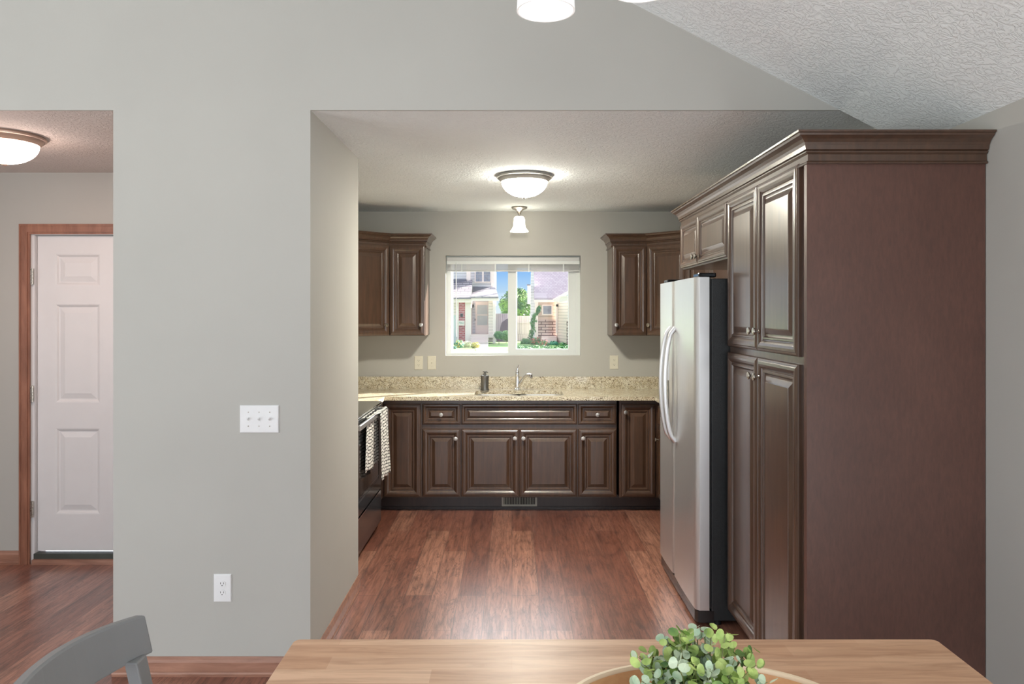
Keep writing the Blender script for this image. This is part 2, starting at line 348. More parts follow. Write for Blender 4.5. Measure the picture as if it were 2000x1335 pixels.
# gable wall above the openings
g = [(XL, ZC), (1.425, ZC), (XRIDGE, vz(XRIDGE)), (XL, vz(XL))]
struct('wall_header', MB().prism(g, Y1, Y1+.012, 'y').prism([(a, max(b_, ZC+.1)) for a, b_ in g if True], Y1+.012, Y1+.11, 'y'), 'wall_paint', 'wide greige wall above the hall and kitchen openings')
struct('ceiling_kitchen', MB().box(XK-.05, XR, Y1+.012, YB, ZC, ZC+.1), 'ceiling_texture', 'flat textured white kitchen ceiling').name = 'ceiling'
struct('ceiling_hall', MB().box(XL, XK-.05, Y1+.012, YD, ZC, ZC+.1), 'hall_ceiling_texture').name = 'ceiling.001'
v = MB()
t = .08
v.prism([(XRIDGE, ZR), (XR, vz(XR)), (XR, vz(XR)+t), (XRIDGE, ZR+t)], YS, Y1, 'y')
v.prism([(XL, vz(XL)), (XRIDGE, ZR), (XRIDGE, ZR+t), (XL, vz(XL)+t)], YS, Y1, 'y')
struct('ceiling.002', v, 'ceiling_texture', 'sloped textured vaulted ceiling of the dining area')
struct('wall_right', MB().box(XR, XR+.1, YS, YB+.1, 0, 4.2), 'wall_paint')
# rear wall behind the camera, with the patio door opening
XO0, XO1 = -2.7, .9
mb = MB().box(XL, XO0, YS-.1, YS, 0, 4.4).box(XO1, XR, YS-.1, YS, 0, 4.4).box(XO0, XO1, YS-.1, YS, 2.3, 4.4)
struct('wall_rear', mb, 'wall_paint')
mb = MB().box(XL-.1, XL, YS, -.9, 0, 3).box(XL-.1, XL, 1.7, YD, 0, 3).box(XL-.1, XL, -.9, 1.7, 0, .75).box(XL-.1, XL, -.9, 1.7, 2.25, 3)
struct('wall_left.001', mb, 'wall_paint').name = 'wall_side'
# back wall with window hole
WX0, WX1, WZ0, WZ1 = -.572, .592, 1.196, 2.058
mb = MB().box(XK-.1, WX0, YB, YB+.15, 0, ZC).box(WX1, XR+.1, YB, YB+.15, 0, ZC).box(WX0, WX1, YB, YB+.15, 0, WZ0).box(WX0, WX1, YB, YB+.15, WZ1, ZC)
struct('wall_back', mb, 'wall_paint', 'beige kitchen wall around the window')
# hall end wall with door opening
DX0, DX1, DZ = -2.984, -2.07, 2.05
mb = MB().box(XL, DX0-.02, YD, YD+.12, 0, ZC).box(DX1+.02, XH, YD, YD+.12, 0, ZC).box(DX0-.02, DX1+.02, YD, YD+.12, DZ+.02, ZC)
struct('wall_hall', mb, 'wall_paint', 'hall end wall around the white entry door')
# --- baseboards
BBP = [(0, 0), (.014, 0), (.016, .012), (.012, .018), (.012, .060), (.008, .070), (.005, .083), (0, .083)]
struct('baseboard_partition', MB().sweep([(XH, YST), (XH, Y1), (XST, Y1)][1:], BBP), 'oak_base', 'oak baseboard at the foot of the greige wall')
struct('baseboard_passage', MB().sweep([(XST, Y1-.0), (XST, YST)], BBP), 'oak_base')
struct('baseboard_hall', MB().sweep([(XL, YD), (-3.064, YD)], BBP), 'oak_base')
struct('baseboard_right', MB().sweep([(XR, 2.66), (XR, YS)], BBP), 'oak')
# --- hall entry door
d1 = struct('door_1', MB().box(DX0-.02, DX0, YD+.01, YD+.12, .0, DZ+.02).box(DX1, DX1+.02, YD+.01, YD+.12, 0, DZ+.02).box(DX0, DX1, YD+.01, YD+.12, DZ, DZ+.02), 'door_paint', 'white six panel entry door at the end of the hall')
leaf = MB()
PX = [(DX0+.115, DX0+.395), (DX0+.52, DX0+.80)]; PZ = [(.23+.07, .84), (1.0, 1.62), (1.735, 1.935)]
xs = [DX0+.003]+[a for p in PX for a in p]+[DX1-.003]; zs = [.072]+[a for p in PZ for a in p]+[DZ-.003]
yf = YD+.035
for i in range(len(xs)-1):
    for j in range(len(zs)-1):
        if i % 2 == 1 and j % 2 == 1:
            leaf.panel((xs[i], yf, zs[j]), (1, 0, 0), (0, -1, 0), xs[i+1]-xs[i], zs[j+1]-zs[j], [(0, 0), (.008, -.002), (.018, -.011), (.024, -.012), (.055, -.004), (.058, -.003)], False)
        else: leaf.box(xs[i], xs[i+1], yf, yf+.04, zs[j], zs[j+1])
leaf.build('door_leaf', 'door_paint', d1)
for z in (.34, 1.06, 1.79):
    k = MB().box(DX0-.022, DX0-.002, YD-.004, YD+.002, z-.05, z+.05)
    for q in range(5): k.lathe([(.006, -.009), (.006, .009)], (DX0-.003, YD-.006, z-.04+q*.02), 10)
    k.build('hinge', 'nickel', d1)['label'] = 'nickel door hinge'
k = MB().lathe([(.0, -.0), (.027, 0), (.027, -.012), (.010, -.02), (.010, -.04), (.026, -.05), (.028, -.065), (.018, -.078), (0, -.08)], (DX1-.07, yf, .95), 20, 'y')
k.build('door_knob', 'nickel', d1, smooth=True)
CP = [(0, 0), (.012, .0)]
cs = MB()
def casing(mb, x0, x1, z1, y, w=.062):
    for a, b, dd in ((0, .012, .010), (.012, .05, .016), (.05, w, .019)):
        mb.box(x0-b, x0-a, y-dd, y, 0, z1+a); mb.box(x1+a, x1+b, y-dd, y, 0, z1+a); mb.box(x0-b, x1+b, y-dd, y, z1+a, z1+b)
casing(cs, DX0-.018, DX1+.018, DZ+.004, YD)
struct('trim_1', cs, 'oak', 'stained oak casing around the entry door')
struct('trim_2', MB().box(DX0, DX1, YD-.02, YD+.03, 0, .03), 'oak_base').name = 'trim_2'
struct('trim_3', MB().box(DX0, DX1, YD-.0, YD+.06, .03, .062), 'threshold_dark')

# ---------------------------------------------------------------- kitchen window
w1 = struct('window_1', MB().box(WX0, WX0+.042, YB+.055, YB+.145, WZ0, WZ1).box(WX1-.042, WX1, YB+.055, YB+.145, WZ0, WZ1)
            .box(WX0+.042, WX1-.042, YB+.055, YB+.145, WZ0, WZ0+.022).box(WX0+.042, WX1-.042, YB+.055, YB+.145, WZ1-.03, WZ1), 'white_vinyl', 'white vinyl sliding window above the sink')
def sash(x0, x1, z0, z1, y, fw, fb, name):
    m_ = MB().box(x0, x0+fw, y, y+.03, z0, z1).box(x1-fw, x1, y, y+.03, z0, z1).box(x0+fw, x1-fw, y, y+.03, z0, z0+fb).box(x0+fw, x1-fw, y, y+.03, z1-fw, z1)
    o = m_.build(name, 'white_vinyl', w1, bevel=.002); MB().box(x0+fw-.004, x1-fw+.004, y+.012, y+.016, z0+fb-.004, z1-fw+.004).build('pane', 'glass', o); return o
sash(WX0+.042, .045, WZ0+.018, WZ1-.03, YB+.105, .012, .012, 'sash')
sr = sash(-.035, WX1-.03, WZ0+.022, WZ1-.03, YB+.065, .072, .032, 'sash'); 
MB().box(.0, .012, YB+.05, YB+.066, 1.58, 1.65).build('sash_lock', 'white_vinyl', sr)
# mini blind
b = thing('mini_blind', (0, YB+.03, 1.93), 'light grey mini blind pulled up at the top of the kitchen window', 'window blind')
MB().rbox(WX0+.008, WX1-.008, YB+.014, YB+.046, 2.008, 2.045, .003).build('headrail', 'blind', b)
MB().rbox(WX0+.008, WX1-.008, YB+.010, YB+.016, 1.985, 2.012, .001).build('valance', 'white_vinyl', b)
s_ = MB()
for i in range(12): z = 1.936+i*.0042; s_.box(WX0+.014, WX1-.014, YB+.016+(i % 2)*.001, YB+.040, z, z+.0022)
s_.build('slat_stack', 'blind', b)
MB().rbox(WX0+.012, WX1-.012, YB+.014, YB+.042, 1.922, 1.935, .003).build('bottom_rail', 'blind', b)
MB().tube([(-.483, YB+.006, 2.0), (-.482, YB+.004, 1.66), (-.480, YB+.005, 1.36)], .0032, 6).build('tilt_wand', 'white_vinyl', b)
for x in (-.44, -.15, .14, .44): MB().box(x, x+.012, YB+.010, YB+.044, 1.92, 1.99).build('ladder_cord', 'white_vinyl', b)

# ================================================================ cabinets
DP = [(0, 0), (0, .012), (.003, .017), (.008, .019), (.012, .0195), (.016, .022), (.026, .0225), (.036, .020), (.043, .015), (.047, .011), (.051, .0105), (.054, .014), (.060, .014),
      (.064, .008), (.069, .006), (.074, .006), (.079, .0085), (.094, .015), (.0975, .016), (.099, .0175), (.103, .0175)]
def prof(k): return [(a*k, d) for a, d in DP]
def knob(parent, p, n):
    n = Vector(n); q = Vector((0, 0, 1)).rotation_difference(n).to_matrix().to_4x4()
    MB().lathe([(.007, 0), (.007, .002), (.0045, .004), (.0045, .013), (.008, .017), (.0155, .020), (.0165, .024), (.0155, .027), (.011, .0275), (.010, .0285), (0, .029)], p, 20, M4=q).build('knob', 'nickel', parent, smooth=True)
def front(parent, name, P, u, n, w, h, kn=None, k=None):
    if k is None: k = min(1, (min(w, h)*.5-.012)/.103)
    m_ = MB().panel(P, u, n, w, h, prof(k)); o = m_.build(name, 'cabinet', parent)
    if kn:
        q = Vector(P)+Vector(u)*kn[0]+Vector((0, 0, kn[1]))+Vector(n)*.0215; knob(o, q, n)
    return o
FY = 5.8345                   # base cabinet box front (door fronts stand .02 before it)
TKZ = .115; BT = .884
def base_cab(x0, x1, label, fronts):
    c = thing('base_cabinet', ((x0+x1)/2, YB, 0), label, 'cabinet', 'kitchen base cabinets')
    (MB().box(x0, x1, FY, FY+.006, TKZ, BT-.001).box(x0, x0+.016, FY+.006, YB-.002, TKZ, BT-.001).box(x1-.016, x1, FY+.006, YB-.002, TKZ, BT-.001).box(x0+.016, x1-.016, FY+.006, YB-.002, TKZ, TKZ+.016) if x1-x0 > .8 else MB().box(x0, x1, FY, YB-.002, TKZ, BT-.001)).build('cabinet_box', 'cabinet', c)
    for (nm, a, b_, z0, z1, kn) in fronts: front(c, nm, (a, FY, z0), (1, 0, 0), (0, -1, 0), b_-a, z1-z0, kn)
    return c
gp = .004
base_cab(-.706, -.401, 'narrow dark base cabinet left of the sink, one drawer over one door', [('drawer', -.706+gp, -.401-gp, .689, .852, (.148, .081)), ('door', -.706+gp, -.401-gp, .1235, .655, (.262, .46))])
base_cab(-.401, .515, 'wide dark base cabinet under the sink with two square panelled doors', [('false_drawer_front', -.401+gp, .515-gp, .689, .852, None),
    ('door', -.401+gp, .057-.002, .1235, .655, (.42, .462)), ('door', .057+.002, .515-gp, .1235, .655, (.03, .462))])
base_cab(.515, .822, 'narrow dark base cabinet right of the sink, one drawer over one door', [('drawer', .515+gp, .822-gp, .689, .852, (.149, .081)), ('door', .515+gp, .822-gp, .1235, .655, (.036, .462))])
# left corner cabinet (blind L): box in the corner, door faces the room
c = thing('corner_base_cabinet', (-1.2, YB, 0), 'dark corner base cabinet by the range with a tall plain door', 'cabinet')
MB().box(XK+.002, -.706-.001, FY, YB-.002, TKZ, BT-.001).box(XK+.002, -1.02, 5.46, FY, TKZ, BT-.001).build('cabinet_box', 'cabinet', c)
front(c, 'door', (-1.002, FY, .1235), (1, 0, 0), (0, -1, 0), .285, .7285)
MB().box(-1.02, -1.012, 5.47, FY-.03, .12, .87).build('side_filler', 'cabinet', c)
# right corner
c = thing('corner_base_cabinet', (1.3, YB, 0), 'dark corner base cabinet behind the refrigerator with a knob on its tall door', 'cabinet')
MB().box(.842, XR-.002, FY, YB-.002, TKZ, BT-.001).build('cabinet_box', 'cabinet', c)
front(c, 'door', (.858, FY, .1235), (1, 0, 0), (0, -1, 0), .265, .7285, (.03, .665))
c = thing('base_cabinet', (1.45, 5.25, 0), 'dark base cabinet on the right wall, mostly hidden by the refrigerator', 'cabinet', 'kitchen base cabinets')
MB().box(1.155, XR-.002, 4.72, FY-.001, TKZ, BT-.001).build('cabinet_box', 'cabinet', c)
for a, b_ in ((5.20, 5.775), (4.73, 5.19)):
    front(c, 'drawer', (1.155, b_, .689), (0, -1, 0), (-1, 0, 0), b_-a, .163, ((b_-a)/2, .081)); front(c, 'door', (1.155, b_, .1235), (0, -1, 0), (-1, 0, 0), b_-a, .532, (.036, .462))
c = thing('base_cabinet', (-1.3, 4.33, 0), 'narrow dark base cabinet between the range and the partition wall', 'cabinet', 'kitchen base cabinets')
MB().box(XK+.002, -1.0, YST+.002, 4.452, TKZ, BT-.001).build('cabinet_box', 'cabinet', c)
front(c, 'door', (-1.0, YST+.01, .1235), (0, 1, 0), (1, 0, 0), .232, .7285, (.03, .665))
# toe kick with thin shoe moulding
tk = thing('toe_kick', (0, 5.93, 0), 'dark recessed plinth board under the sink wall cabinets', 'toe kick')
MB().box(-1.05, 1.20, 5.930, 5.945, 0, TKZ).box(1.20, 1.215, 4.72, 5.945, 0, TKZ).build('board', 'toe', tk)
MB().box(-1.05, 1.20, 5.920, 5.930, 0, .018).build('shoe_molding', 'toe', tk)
# toe kick register
vx0, vx1, vy = -.082, .200, 5.9295
vr = thing('floor_register', (.06, vy, .02), 'grey metal heating grille set in the plinth below the sink cabinet', 'vent')
MB().box(vx0, vx1, vy-.006, vy, .022, .036).box(vx0, vx1, vy-.006, vy, .098, .112).box(vx0, vx0+.016, vy-.006, vy, .036, .098).box(vx1-.016, vx1, vy-.006, vy, .036, .098).build('frame', 'vent_metal', vr)
MB().box(vx0+.01, vx1-.01, vy-.0015, vy-.0005, .034, .1).build('duct_shadow', 'slot', vr).name = 'shade_sheet'  # dark sheet standing in for the shade inside the duct
q = MB()
for i in range(19): x = vx0+.024+i*(vx1-vx0-.05)/18; q.box(x-.0018, x+.0018, vy-.005, vy-.001, .034, .1)
q.build('louvers', 'vent_metal', vr)

# ---------------------------------------------------------------- wall cabinets
UB, UT = 1.378, 2.134; UF = YB-.305
CR = [(0, -.018), (.010, -.018), (.013, -.013), (.010, -.009), (.006, -.007), (.005, .016), (.009, .018), (.014, .023), (.014, .027), (.010, .029), (.018, .032), (.019, .037), (.021, .046), (.026, .056), (.035, .066), (.045, .073), (.050, .076), (.053, .083), (.060, .085), (.061, .092), (0, .092)]
CRP = [(o, UT-.015+z) for o, z in CR]
def wall_cab(x0, x1, label, kn):
    c = thing('wall_cabinet', ((x0+x1)/2, YB, UB), label, 'cabinet', 'upper cabinets beside the window')
    MB().box(x0, x1, UF, YB-.002, UB, UT).build('cabinet_box', 'cabinet', c)
    front(c, 'door', (x0+gp, UF, UB+.003), (1, 0, 0), (0, -1, 0), x1-x0-2*gp, UT-UB-.02, kn, 1); return c
wall_cab(-1.006, -.712, 'dark upper cabinet left of the window, single raised panel door', (.258, .085))
wall_cab(.822, 1.108, 'dark upper cabinet right of the window, single raised panel door', (.028, .085))
def diag_cab(sx, xw, xe, label, kn_left):
    ye = YB-.61; xi = xw+sx*.305                       # plan corners
    c = thing('corner_wall_cabinet', ((xw+xe)/2, YB, UB), label, 'cabinet')
    pl = [(xw-sx*-.002, YB-.002), (xe, YB-.002), (xe, UF), (xi, ye), (xw+sx*.002, ye)]
    MB().prism(pl if sx < 0 else pl, UB, UT).build('cabinet_box', 'cabinet', c)
    a, b_ = Vector((xe, UF, 0)), Vector((xi, ye, 0)); L = (b_-a).length
    if sx > 0: u = (a-b_).normalized(); P = b_+u*.012
    else: u = (b_-a).normalized(); P = a+u*.012
    n = Vector((u.y, -u.x, 0)); n = n if n.y < 0 else -n
    P = P+n*.001; P.z = UB+.003
    front(c, 'door', P, u, n, L-.024, UT-UB-.02, kn_left, 1); return c, xi, ye, L
cl, xli, yli, LL = diag_cab(1, XK, -1.0065, 'dark corner upper cabinet left of the window, set diagonally', (.37, .085))
cr_, xri, yri, LR = diag_cab(-1, XR, 1.1085, 'dark corner upper cabinet by the refrigerator, set diagonally', (.03, .085))
# uppers along the right wall towards the refrigerator
c = thing('wall_cabinet', (1.55, 5.25, UB), 'dark upper cabinet on the right wall glimpsed above the refrigerator', 'cabinet', 'upper cabinets beside the window')
MB().box(1.41, XR-.002, 4.69, yri-.001, UB, UT).build('cabinet_box', 'cabinet', c)
for a, b_ in ((4.70, 5.24), (5.246, 5.785)): front(c, 'door', (1.41, b_, UB+.003), (0, -1, 0), (-1, 0, 0), b_-a, UT-UB-.02, (.03 if a < 5 else b_-a-.03, .085), 1)
# crown mouldings
obj('crown_molding', MB().sweep([(XK+.003, yli), (xli, yli), (-1.0065, UF), (-.712, UF), (-.712, YB-.002)], CRP), 'cabinet', 'dark crown molding along the top of the cabinets left of the window', 'crown molding', 'cabinet crown moldings')
obj('crown_molding', MB().sweep([(.822, YB-.002), (.822, UF), (1.1085, UF), (xri, yri), (xri, 4.76)], CRP), 'cabinet', 'dark crown molding along the top of the cabinets right of the window', 'crown molding', 'cabinet crown moldings')
# ---------------------------------------------------------------- pantry and over-fridge cabinet
PXF = 1.0785; PY0, PY1, PY2 = 2.685, 3.665, 4.68
pc = thing('pantry_cabinet', (1.4, 3.17, 0), 'tall dark pantry cabinet with four raised panel doors and a plain brown end panel', 'cabinet')
MB().box(PXF, XR-.003, 2.712, PY1, .09, UT).box(PXF+.06, XR-.003, 2.712, PY1, 0, .09).build('cabinet_box', 'cabinet', pc)
MB().box(PXF-.012, XR-.003, PY0, 2.7115, 0, UT-.02).build('end_panel', 'side_panel', pc)['label'] = 'plain reddish brown veneer end panel'
YS0, YSM, YS1 = 2.757, 3.212, 3.655
for (z0, z1, kz) in ((1.400, UT-.016, .085), (.105, 1.372, 1.185)):
    front(pc, 'door', (PXF, YS1, z0), (0, -1, 0), (-1, 0, 0), YS1-YSM-.002, z1-z0, (YS1-YSM-.035, kz), 1)
    front(pc, 'door', (PXF, YSM-.002, z0), (0, -1, 0), (-1, 0, 0), YSM-YS0-.002, z1-z0, (.033, kz), 1)
fc = thing('over_fridge_cabinet', (1.4, 4.17, 1.84), 'short dark two door cabinet above the refrigerator', 'cabinet')
MB().box(PXF, XR-.003, PY1+.001, PY2, 1.835, UT).build('cabinet_box', 'cabinet', fc)
FM = 4.24
front(fc, 'door', (PXF, PY2-.006, 1.842), (0, -1, 0), (-1, 0, 0), PY2-.008-FM, .275, (PY2-FM-.04, .045), .80)
front(fc, 'door', (PXF, FM-.002, 1.842), (0, -1, 0), (-1, 0, 0), FM-PY1-.012, .275, (.035, .045), .80)
obj('crown_molding', MB().sweep([(XR-.003, PY2), (PXF, PY2), (PXF-.004, PY0), (XR-.003, PY0)][::-1][::-1], [(o, z+.012) for o, z in CRP]) if False else
    MB().sweep([(XR-.003, PY2+.002), (PXF-.006, PY2+.002), (PXF-.006, PY0-.002), (XR-.003, PY0-.002)], CRP), 'cabinet', 'long dark crown molding on top of the pantry and over the refrigerator', 'crown molding', 'cabinet crown moldings')

# ---------------------------------------------------------------- worktop
CF = 5.762; CT = .914; CB = .884
HX0, HX1, HY0, HY1 = -.302, .412, 5.845, 6.225
def rrect(x0, x1, y0, y1, r, n=6):
    pts = []
    for cx, cy, a0 in ((x1-r, y1-r, 0), (x0+r, y1-r, 90), (x0+r, y0+r, 180), (x1-r, y0+r, 270)):
        for i in range(n+1): a = math.radians(a0+90*i/n); pts.append((cx+r*math.cos(a), cy+r*math.sin(a)))
    return pts
wt = MB()
hole = rrect(HX0, HX1, HY0, HY1, .07); ox0, ox1, oy0, oy1 = -.45, .56, CF, YB-.002
cx, cy = (HX0+HX1)/2, (HY0+HY1)/2; outer = []
for i, (x, y) in enumerate(hole):
    k, j = divmod(i, 7)
    C4 = [(ox1, oy1), (ox0, oy1), (ox0, oy0), (ox1, oy0)][k]
    A = [(ox1, HY1-.07), (HX0+.07, oy1), (ox0, HY0+.07), (HX1-.07, oy0)][k]; B = [(HX1-.07, oy1), (ox0, HY1-.07), (HX0+.07, oy0), (ox1, HY0+.07)][k]
    tt = j/6; q = (A[0]+(C4[0]-A[0])*tt*2, A[1]+(C4[1]-A[1])*tt*2) if tt <= .5 else (C4[0]+(B[0]-C4[0])*(tt-.5)*2, C4[1]+(B[1]-C4[1])*(tt-.5)*2)
    outer.append(q)
n = len(hole); vs = [(x, y, CT) for x, y in outer]+[(x, y, CT) for x, y in hole]+[(x, y, CB) for x, y in outer]+[(x, y, CB) for x, y in hole]
fs = []
for i in range(n):
    j = (i+1) % n; fs += [(i, j, n+j, n+i), (n+i, n+j, 3*n+j, 3*n+i), (2*n+i, 3*n+i, 3*n+j, 2*n+j), (i, 2*n+i, 2*n+j, j)]
wt.add(vs, fs)
wt.prism([(XK+.002, YB-.002), (XK+.002, 5.458), (-.990, 5.458), (-.990, CF), (-.45, CF), (-.45, YB-.002)], CB, CT)
wt.prism([(.56, CF), (1.108, CF), (1.108, 4.715), (XR-.002, 4.715), (XR-.002, YB-.002), (.56, YB-.002)], CB, CT)
wo = thing('countertop', (0, 6.1, CB), 'speckled tan granite worktop running around the sink wall', 'countertop')
wt.build('slab', 'granite', wo)
MB().box(XK+.002, XR-.002, YB-.022, YB-.002, CT, CT+.102).box(XK+.002, XK+.022, 5.458, YB-.022, CT, CT+.102).box(XR-.022, XR-.002, 4.715, YB-.022, CT, CT+.102).build('backsplash', 'granite', wo)
obj('countertop', MB().box(XK+.002, -.990, YST+.002, 4.448, CB, CT), 'granite', 'short granite worktop piece between the range and the partition wall', 'countertop')
# ---------------------------------------------------------------- sink
sk = thing('kitchen_sink', (cx, cy, .70), 'double bowl stainless sink set under the granite worktop', 'sink')
def bowl(x0, x1):
    m_ = MB(); rings = [(0, CB-.001), (.004, CB-.02), (.010, .72), (.05, .70)]
    for a, z in rings: pass
    pts = [[(x, y, z) for x, y in rrect(x0+a, x1-a, HY0+a, HY1-a, max(.02, .068-a*.5))] for a, z in rings]; n = len(pts[0]); vs = [p for r in pts for p in r]; fs = []
    for j in range(3): fs += [(j*n+i, j*n+(i+1) % n, (j+1)*n+(i+1) % n, (j+1)*n+i) for i in range(n)]
    fs.append(tuple(3*n+i for i in range(n))); m_.add(vs, fs); o = m_.build('bowl', 'stainless', sk, smooth=True)
    MB().lathe([(.04, 0), (.04, .003), (.03, .003), (.026, .001), (0, .001)], ((x0+x1)/2, cy, .7005), 20).build('drain', 'chrome', o)
bowl(HX0, .045); bowl(.065, HX1)
MB().box(.04, .07, HY0+.03, HY1-.03, .72, CB-.012).build('divider', 'stainless', sk, bevel=.006)
# ---------------------------------------------------------------- faucet
fx, fy = .045, 6.300
fa = thing('faucet', (fx, fy, CT), 'chrome single lever faucet with curved spout behind the sink', 'faucet')
MB().lathe([(.03, 0), (.03, .006), (.024, .012), (.019, .018), (.018, .09), (.016, .12), (.017, .125), (.017, .150), (.012, .16), (0, .162)], (fx, fy, CT), 24).build('body', 'chrome', fa, smooth=True)
MB().tube([(fx+.008, fy-.006, CT+.03), (fx+.035, fy-.03, CT+.075), (fx+.055, fy-.06, CT+.11), (fx+.080, fy-.10, CT+.133), (fx+.100, fy-.125, CT+.138), (fx+.112, fy-.145, CT+.130), (fx+.114, fy-.152, CT+.112)],
          [.012, .013, .012, .0125, .015, .016, .013], 14).build('spout', 'chrome', fa, smooth=True)
MB().tube([(fx, fy, CT+.155), (fx+.002, fy-.002, CT+.175), (fx+.010, fy-.004, CT+.195), (fx+.016, fy-.006, CT+.208)], [.014, .009, .008, .0105], 12).build('lever', 'chrome', fa, smooth=True)
# ---------------------------------------------------------------- soap dispenser
sx_, sy_ = -.228, 6.235
so = thing('soap_dispenser', (sx_, sy_, CT), 'pewter grey soap dispenser on the worktop left of the sink', 'soap dispenser')
MB().lathe([(.0, 0), (.036, 0), (.037, .008), (.033, .016), (.032, .03), (.033, .105), (.036, .116), (.034, .124), (.022, .130), (.014, .132), (0, .132)], (sx_, sy_, CT+.0005), 28).build('bottle', 'gunmetal', so, smooth=True)
p_ = MB().lathe([(.014, .130), (.014, .142), (.008, .144), (.008, .152), (.017, .154), (.017, .162), (0, .163)], (sx_, sy_, CT), 20)
p_.tube([(sx_, sy_, CT+.156), (sx_+.02, sy_-.012, CT+.157), (sx_+.026, sy_-.018, CT+.150)], [.007, .006, .005], 8); p_.build('pump', 'gunmetal', so, smooth=True)

# ---------------------------------------------------------------- range
RX = -.958; RY0, RY1 = 4.456, 5.440
rg = thing('range', (-1.3, 4.95, 0), 'black electric range with glass cooktop and silver handle by the left wall', 'range')
MB().box(XK+.01, RX-.03, RY0, RY1, .02, .900).box(RX-.10, RX-.06, RY0+.02, RY1-.02, 0, .02).build('range_body', 'oven_black', rg)
MB().rbox(XK+.01, RX+.004, RY0, RY1, .901, .919, .004).build('cooktop', 'black_glass', rg)
MB().box(RX-.004, RX+.008, RY0, RY1, .888, .900).build('front_trim', 'chrome', rg)
MB().box(XK+.01, XK+.07, RY0, RY1, .919, 1.09).build('backguard', 'oven_black', rg)
od = MB().panel((RX-.03, RY0+.004, .285), (0, 1, 0), (1, 0, 0), RY1-RY0-.008, .595, [(0, 0), (0, .026), (.004, .03), (.085, .03), (.092, .027), (.096, .027)]).build('oven_door', 'oven_black', rg)
MB().box(RX-.0025, RX+.0005, RY0+.11, RY1-.13, .405, .74).build('door_window', 'black_glass', od)
MB().box(RX, RX+.003, RY0+.10, RY1-.12, .398, .404).build('window_trim', 'chrome', od)
hz = .868
hd = MB().rbox(RX+.030, RX+.046, RY0+.015, RY1-.03, hz-.017, hz+.017, .004)
for yy in (RY0+.03, RY1-.05): hd.box(RX-.001, RX+.034, yy-.012, yy+.012, hz-.012, hz+.012)
hd.build('oven_handle', 'stainless', od)
dr = MB().panel((RX-.03, RY0+.004, .045), (0, 1, 0), (1, 0, 0), RY1-RY0-.008, .232, [(0, 0), (0, .024), (.006, .03), (.02, .03)]).build('storage_drawer', 'oven_black', rg)
MB().box(RX-.004, RX+.003, RY0+.01, RY1-.01, .272, .280).build('drawer_trim', 'chrome', rg)
# towel over the handle
tw = MB(); nu, nv = 40, 26; vs = []; fs = []
def towel_sheet(ya, yb, xf, zt, zb, seed, amp, lean):
    b0 = len(vs)
    for j in range(nv):
        t_ = j/(nv-1)
        for i in range(nu):
            u_ = i/(nu-1); yy = ya+(yb-ya)*u_
            yy = ya+(yb-ya)*(u_*(1-.10*(1-t_))+.05*(1-t_))
            x = xf+lean*t_+amp*(.25+.75*t_)*math.sin(u_*13+seed)+.004*math.sin(u_*29+t_*3+seed)
            vs.append((x, yy, zt+(zb-zt)*t_+.008*math.sin(u_*5+seed)*t_))
    for j in range(nv-1):
        for i in range(nu-1): a = b0+j*nu+i; fs.append((a, a+1, a+nu+1, a+nu))
    return b0
f0 = towel_sheet(5.04, 5.37, RX+.060, hz+.016, .42, .4, .009, .012)
b0 = towel_sheet(4.76, 5.20, RX+.018, hz+.016, .53, 2.0, .007, -.004)
for i in range(nu-1): fs.append((f0+i, f0+i+1, b0+i+1, b0+i))
tw.add(vs, fs); to = obj('dish_towel', tw, 'towel', 'white dish towel with black hatched pattern hanging on the oven handle', 'towel', smooth=True)
sm = to.modifiers.new('thickness', 'SOLIDIFY'); sm.thickness = .003

# ---------------------------------------------------------------- refrigerator
FX = .915; FY0, FYM, FY1 = 3.690, 4.205, 4.600
fr = thing('refrigerator', (1.3, 4.14, 0), 'stainless steel side by side refrigerator with black sides', 'refrigerator')
MB().box(FX+.078, XR-.03, FY0+.006, FY1-.006, .03, 1.735).build('refrigerator_body', 'black_textured', fr, bevel=.004)
def fdoor(a, b_, name):
    r = .045; n = 14; pl = [(FX+.066, a), (FX+.018, a), (FX+.004, a+.014)]
    for i in range(n+1): t_ = i/n; yy = a+.02+(b_-a-.04)*t_; pl.append((FX-.004*math.sin(PI*t_), yy))
    pl += [(FX+.004, b_-.014), (FX+.018, b_), (FX+.066, b_)]
    return MB().prism(pl, .085, 1.742).build(name, 'stainless', fr, smooth=True)
dn = fdoor(FY0, FYM-.003, 'refrigerator_door'); df = fdoor(FYM+.003, FY1, 'freezer_door')
MB().box(FX+.066, FX+.0775, FY0+.012, FY1-.012, .09, 1.735).build('door_gasket', 'dark_rubber', fr)
kg = MB().prism([(FX+.012, FY0+.01), (FX+.09, FY0+.004), (FX+.09, FY1-.004), (FX+.012, FY1-.01), (FX+.002, FY1-.04), (FX+.002, FY0+.04)], .022, .080).build('kick_grille', 'black_gloss', fr)
for yy in (FY0+.05, FY1-.05): MB().lathe([(.018, 0), (.018, .03)], (FX+.12, yy, 0), 12).build('foot', 'dark_rubber', fr)
for a_, b_ in ((FY0+.03, FY0+.14), (FY1-.14, FY1-.03)): MB().box(FX+.02, FX+.11, a_, b_, 1.7425, 1.765).build('hinge_cover', 'black_gloss', fr, bevel=.006)
for yy, dd in ((FYM-.058, dn), (FYM+.058, df)):
    pts = []
    for i in range(21):
        t_ = i/20; s_z = math.sin(PI*t_)**.45 if 0 < t_ < 1 else 0
        pts.append((FX-.002-.058*s_z, yy+(.012 if yy > FYM else -.012)*(s_z-1)*0, .845+.635*t_))
    MB().tube(pts, [.0105]*21, 12, 1.25).build('door_handle', 'stainless', dd, smooth=True)
dsp = MB().box(FX-.006, FX+.01, FYM+.12, FY1-.06, .93, 1.17).build('dispenser', 'black_glass', df)
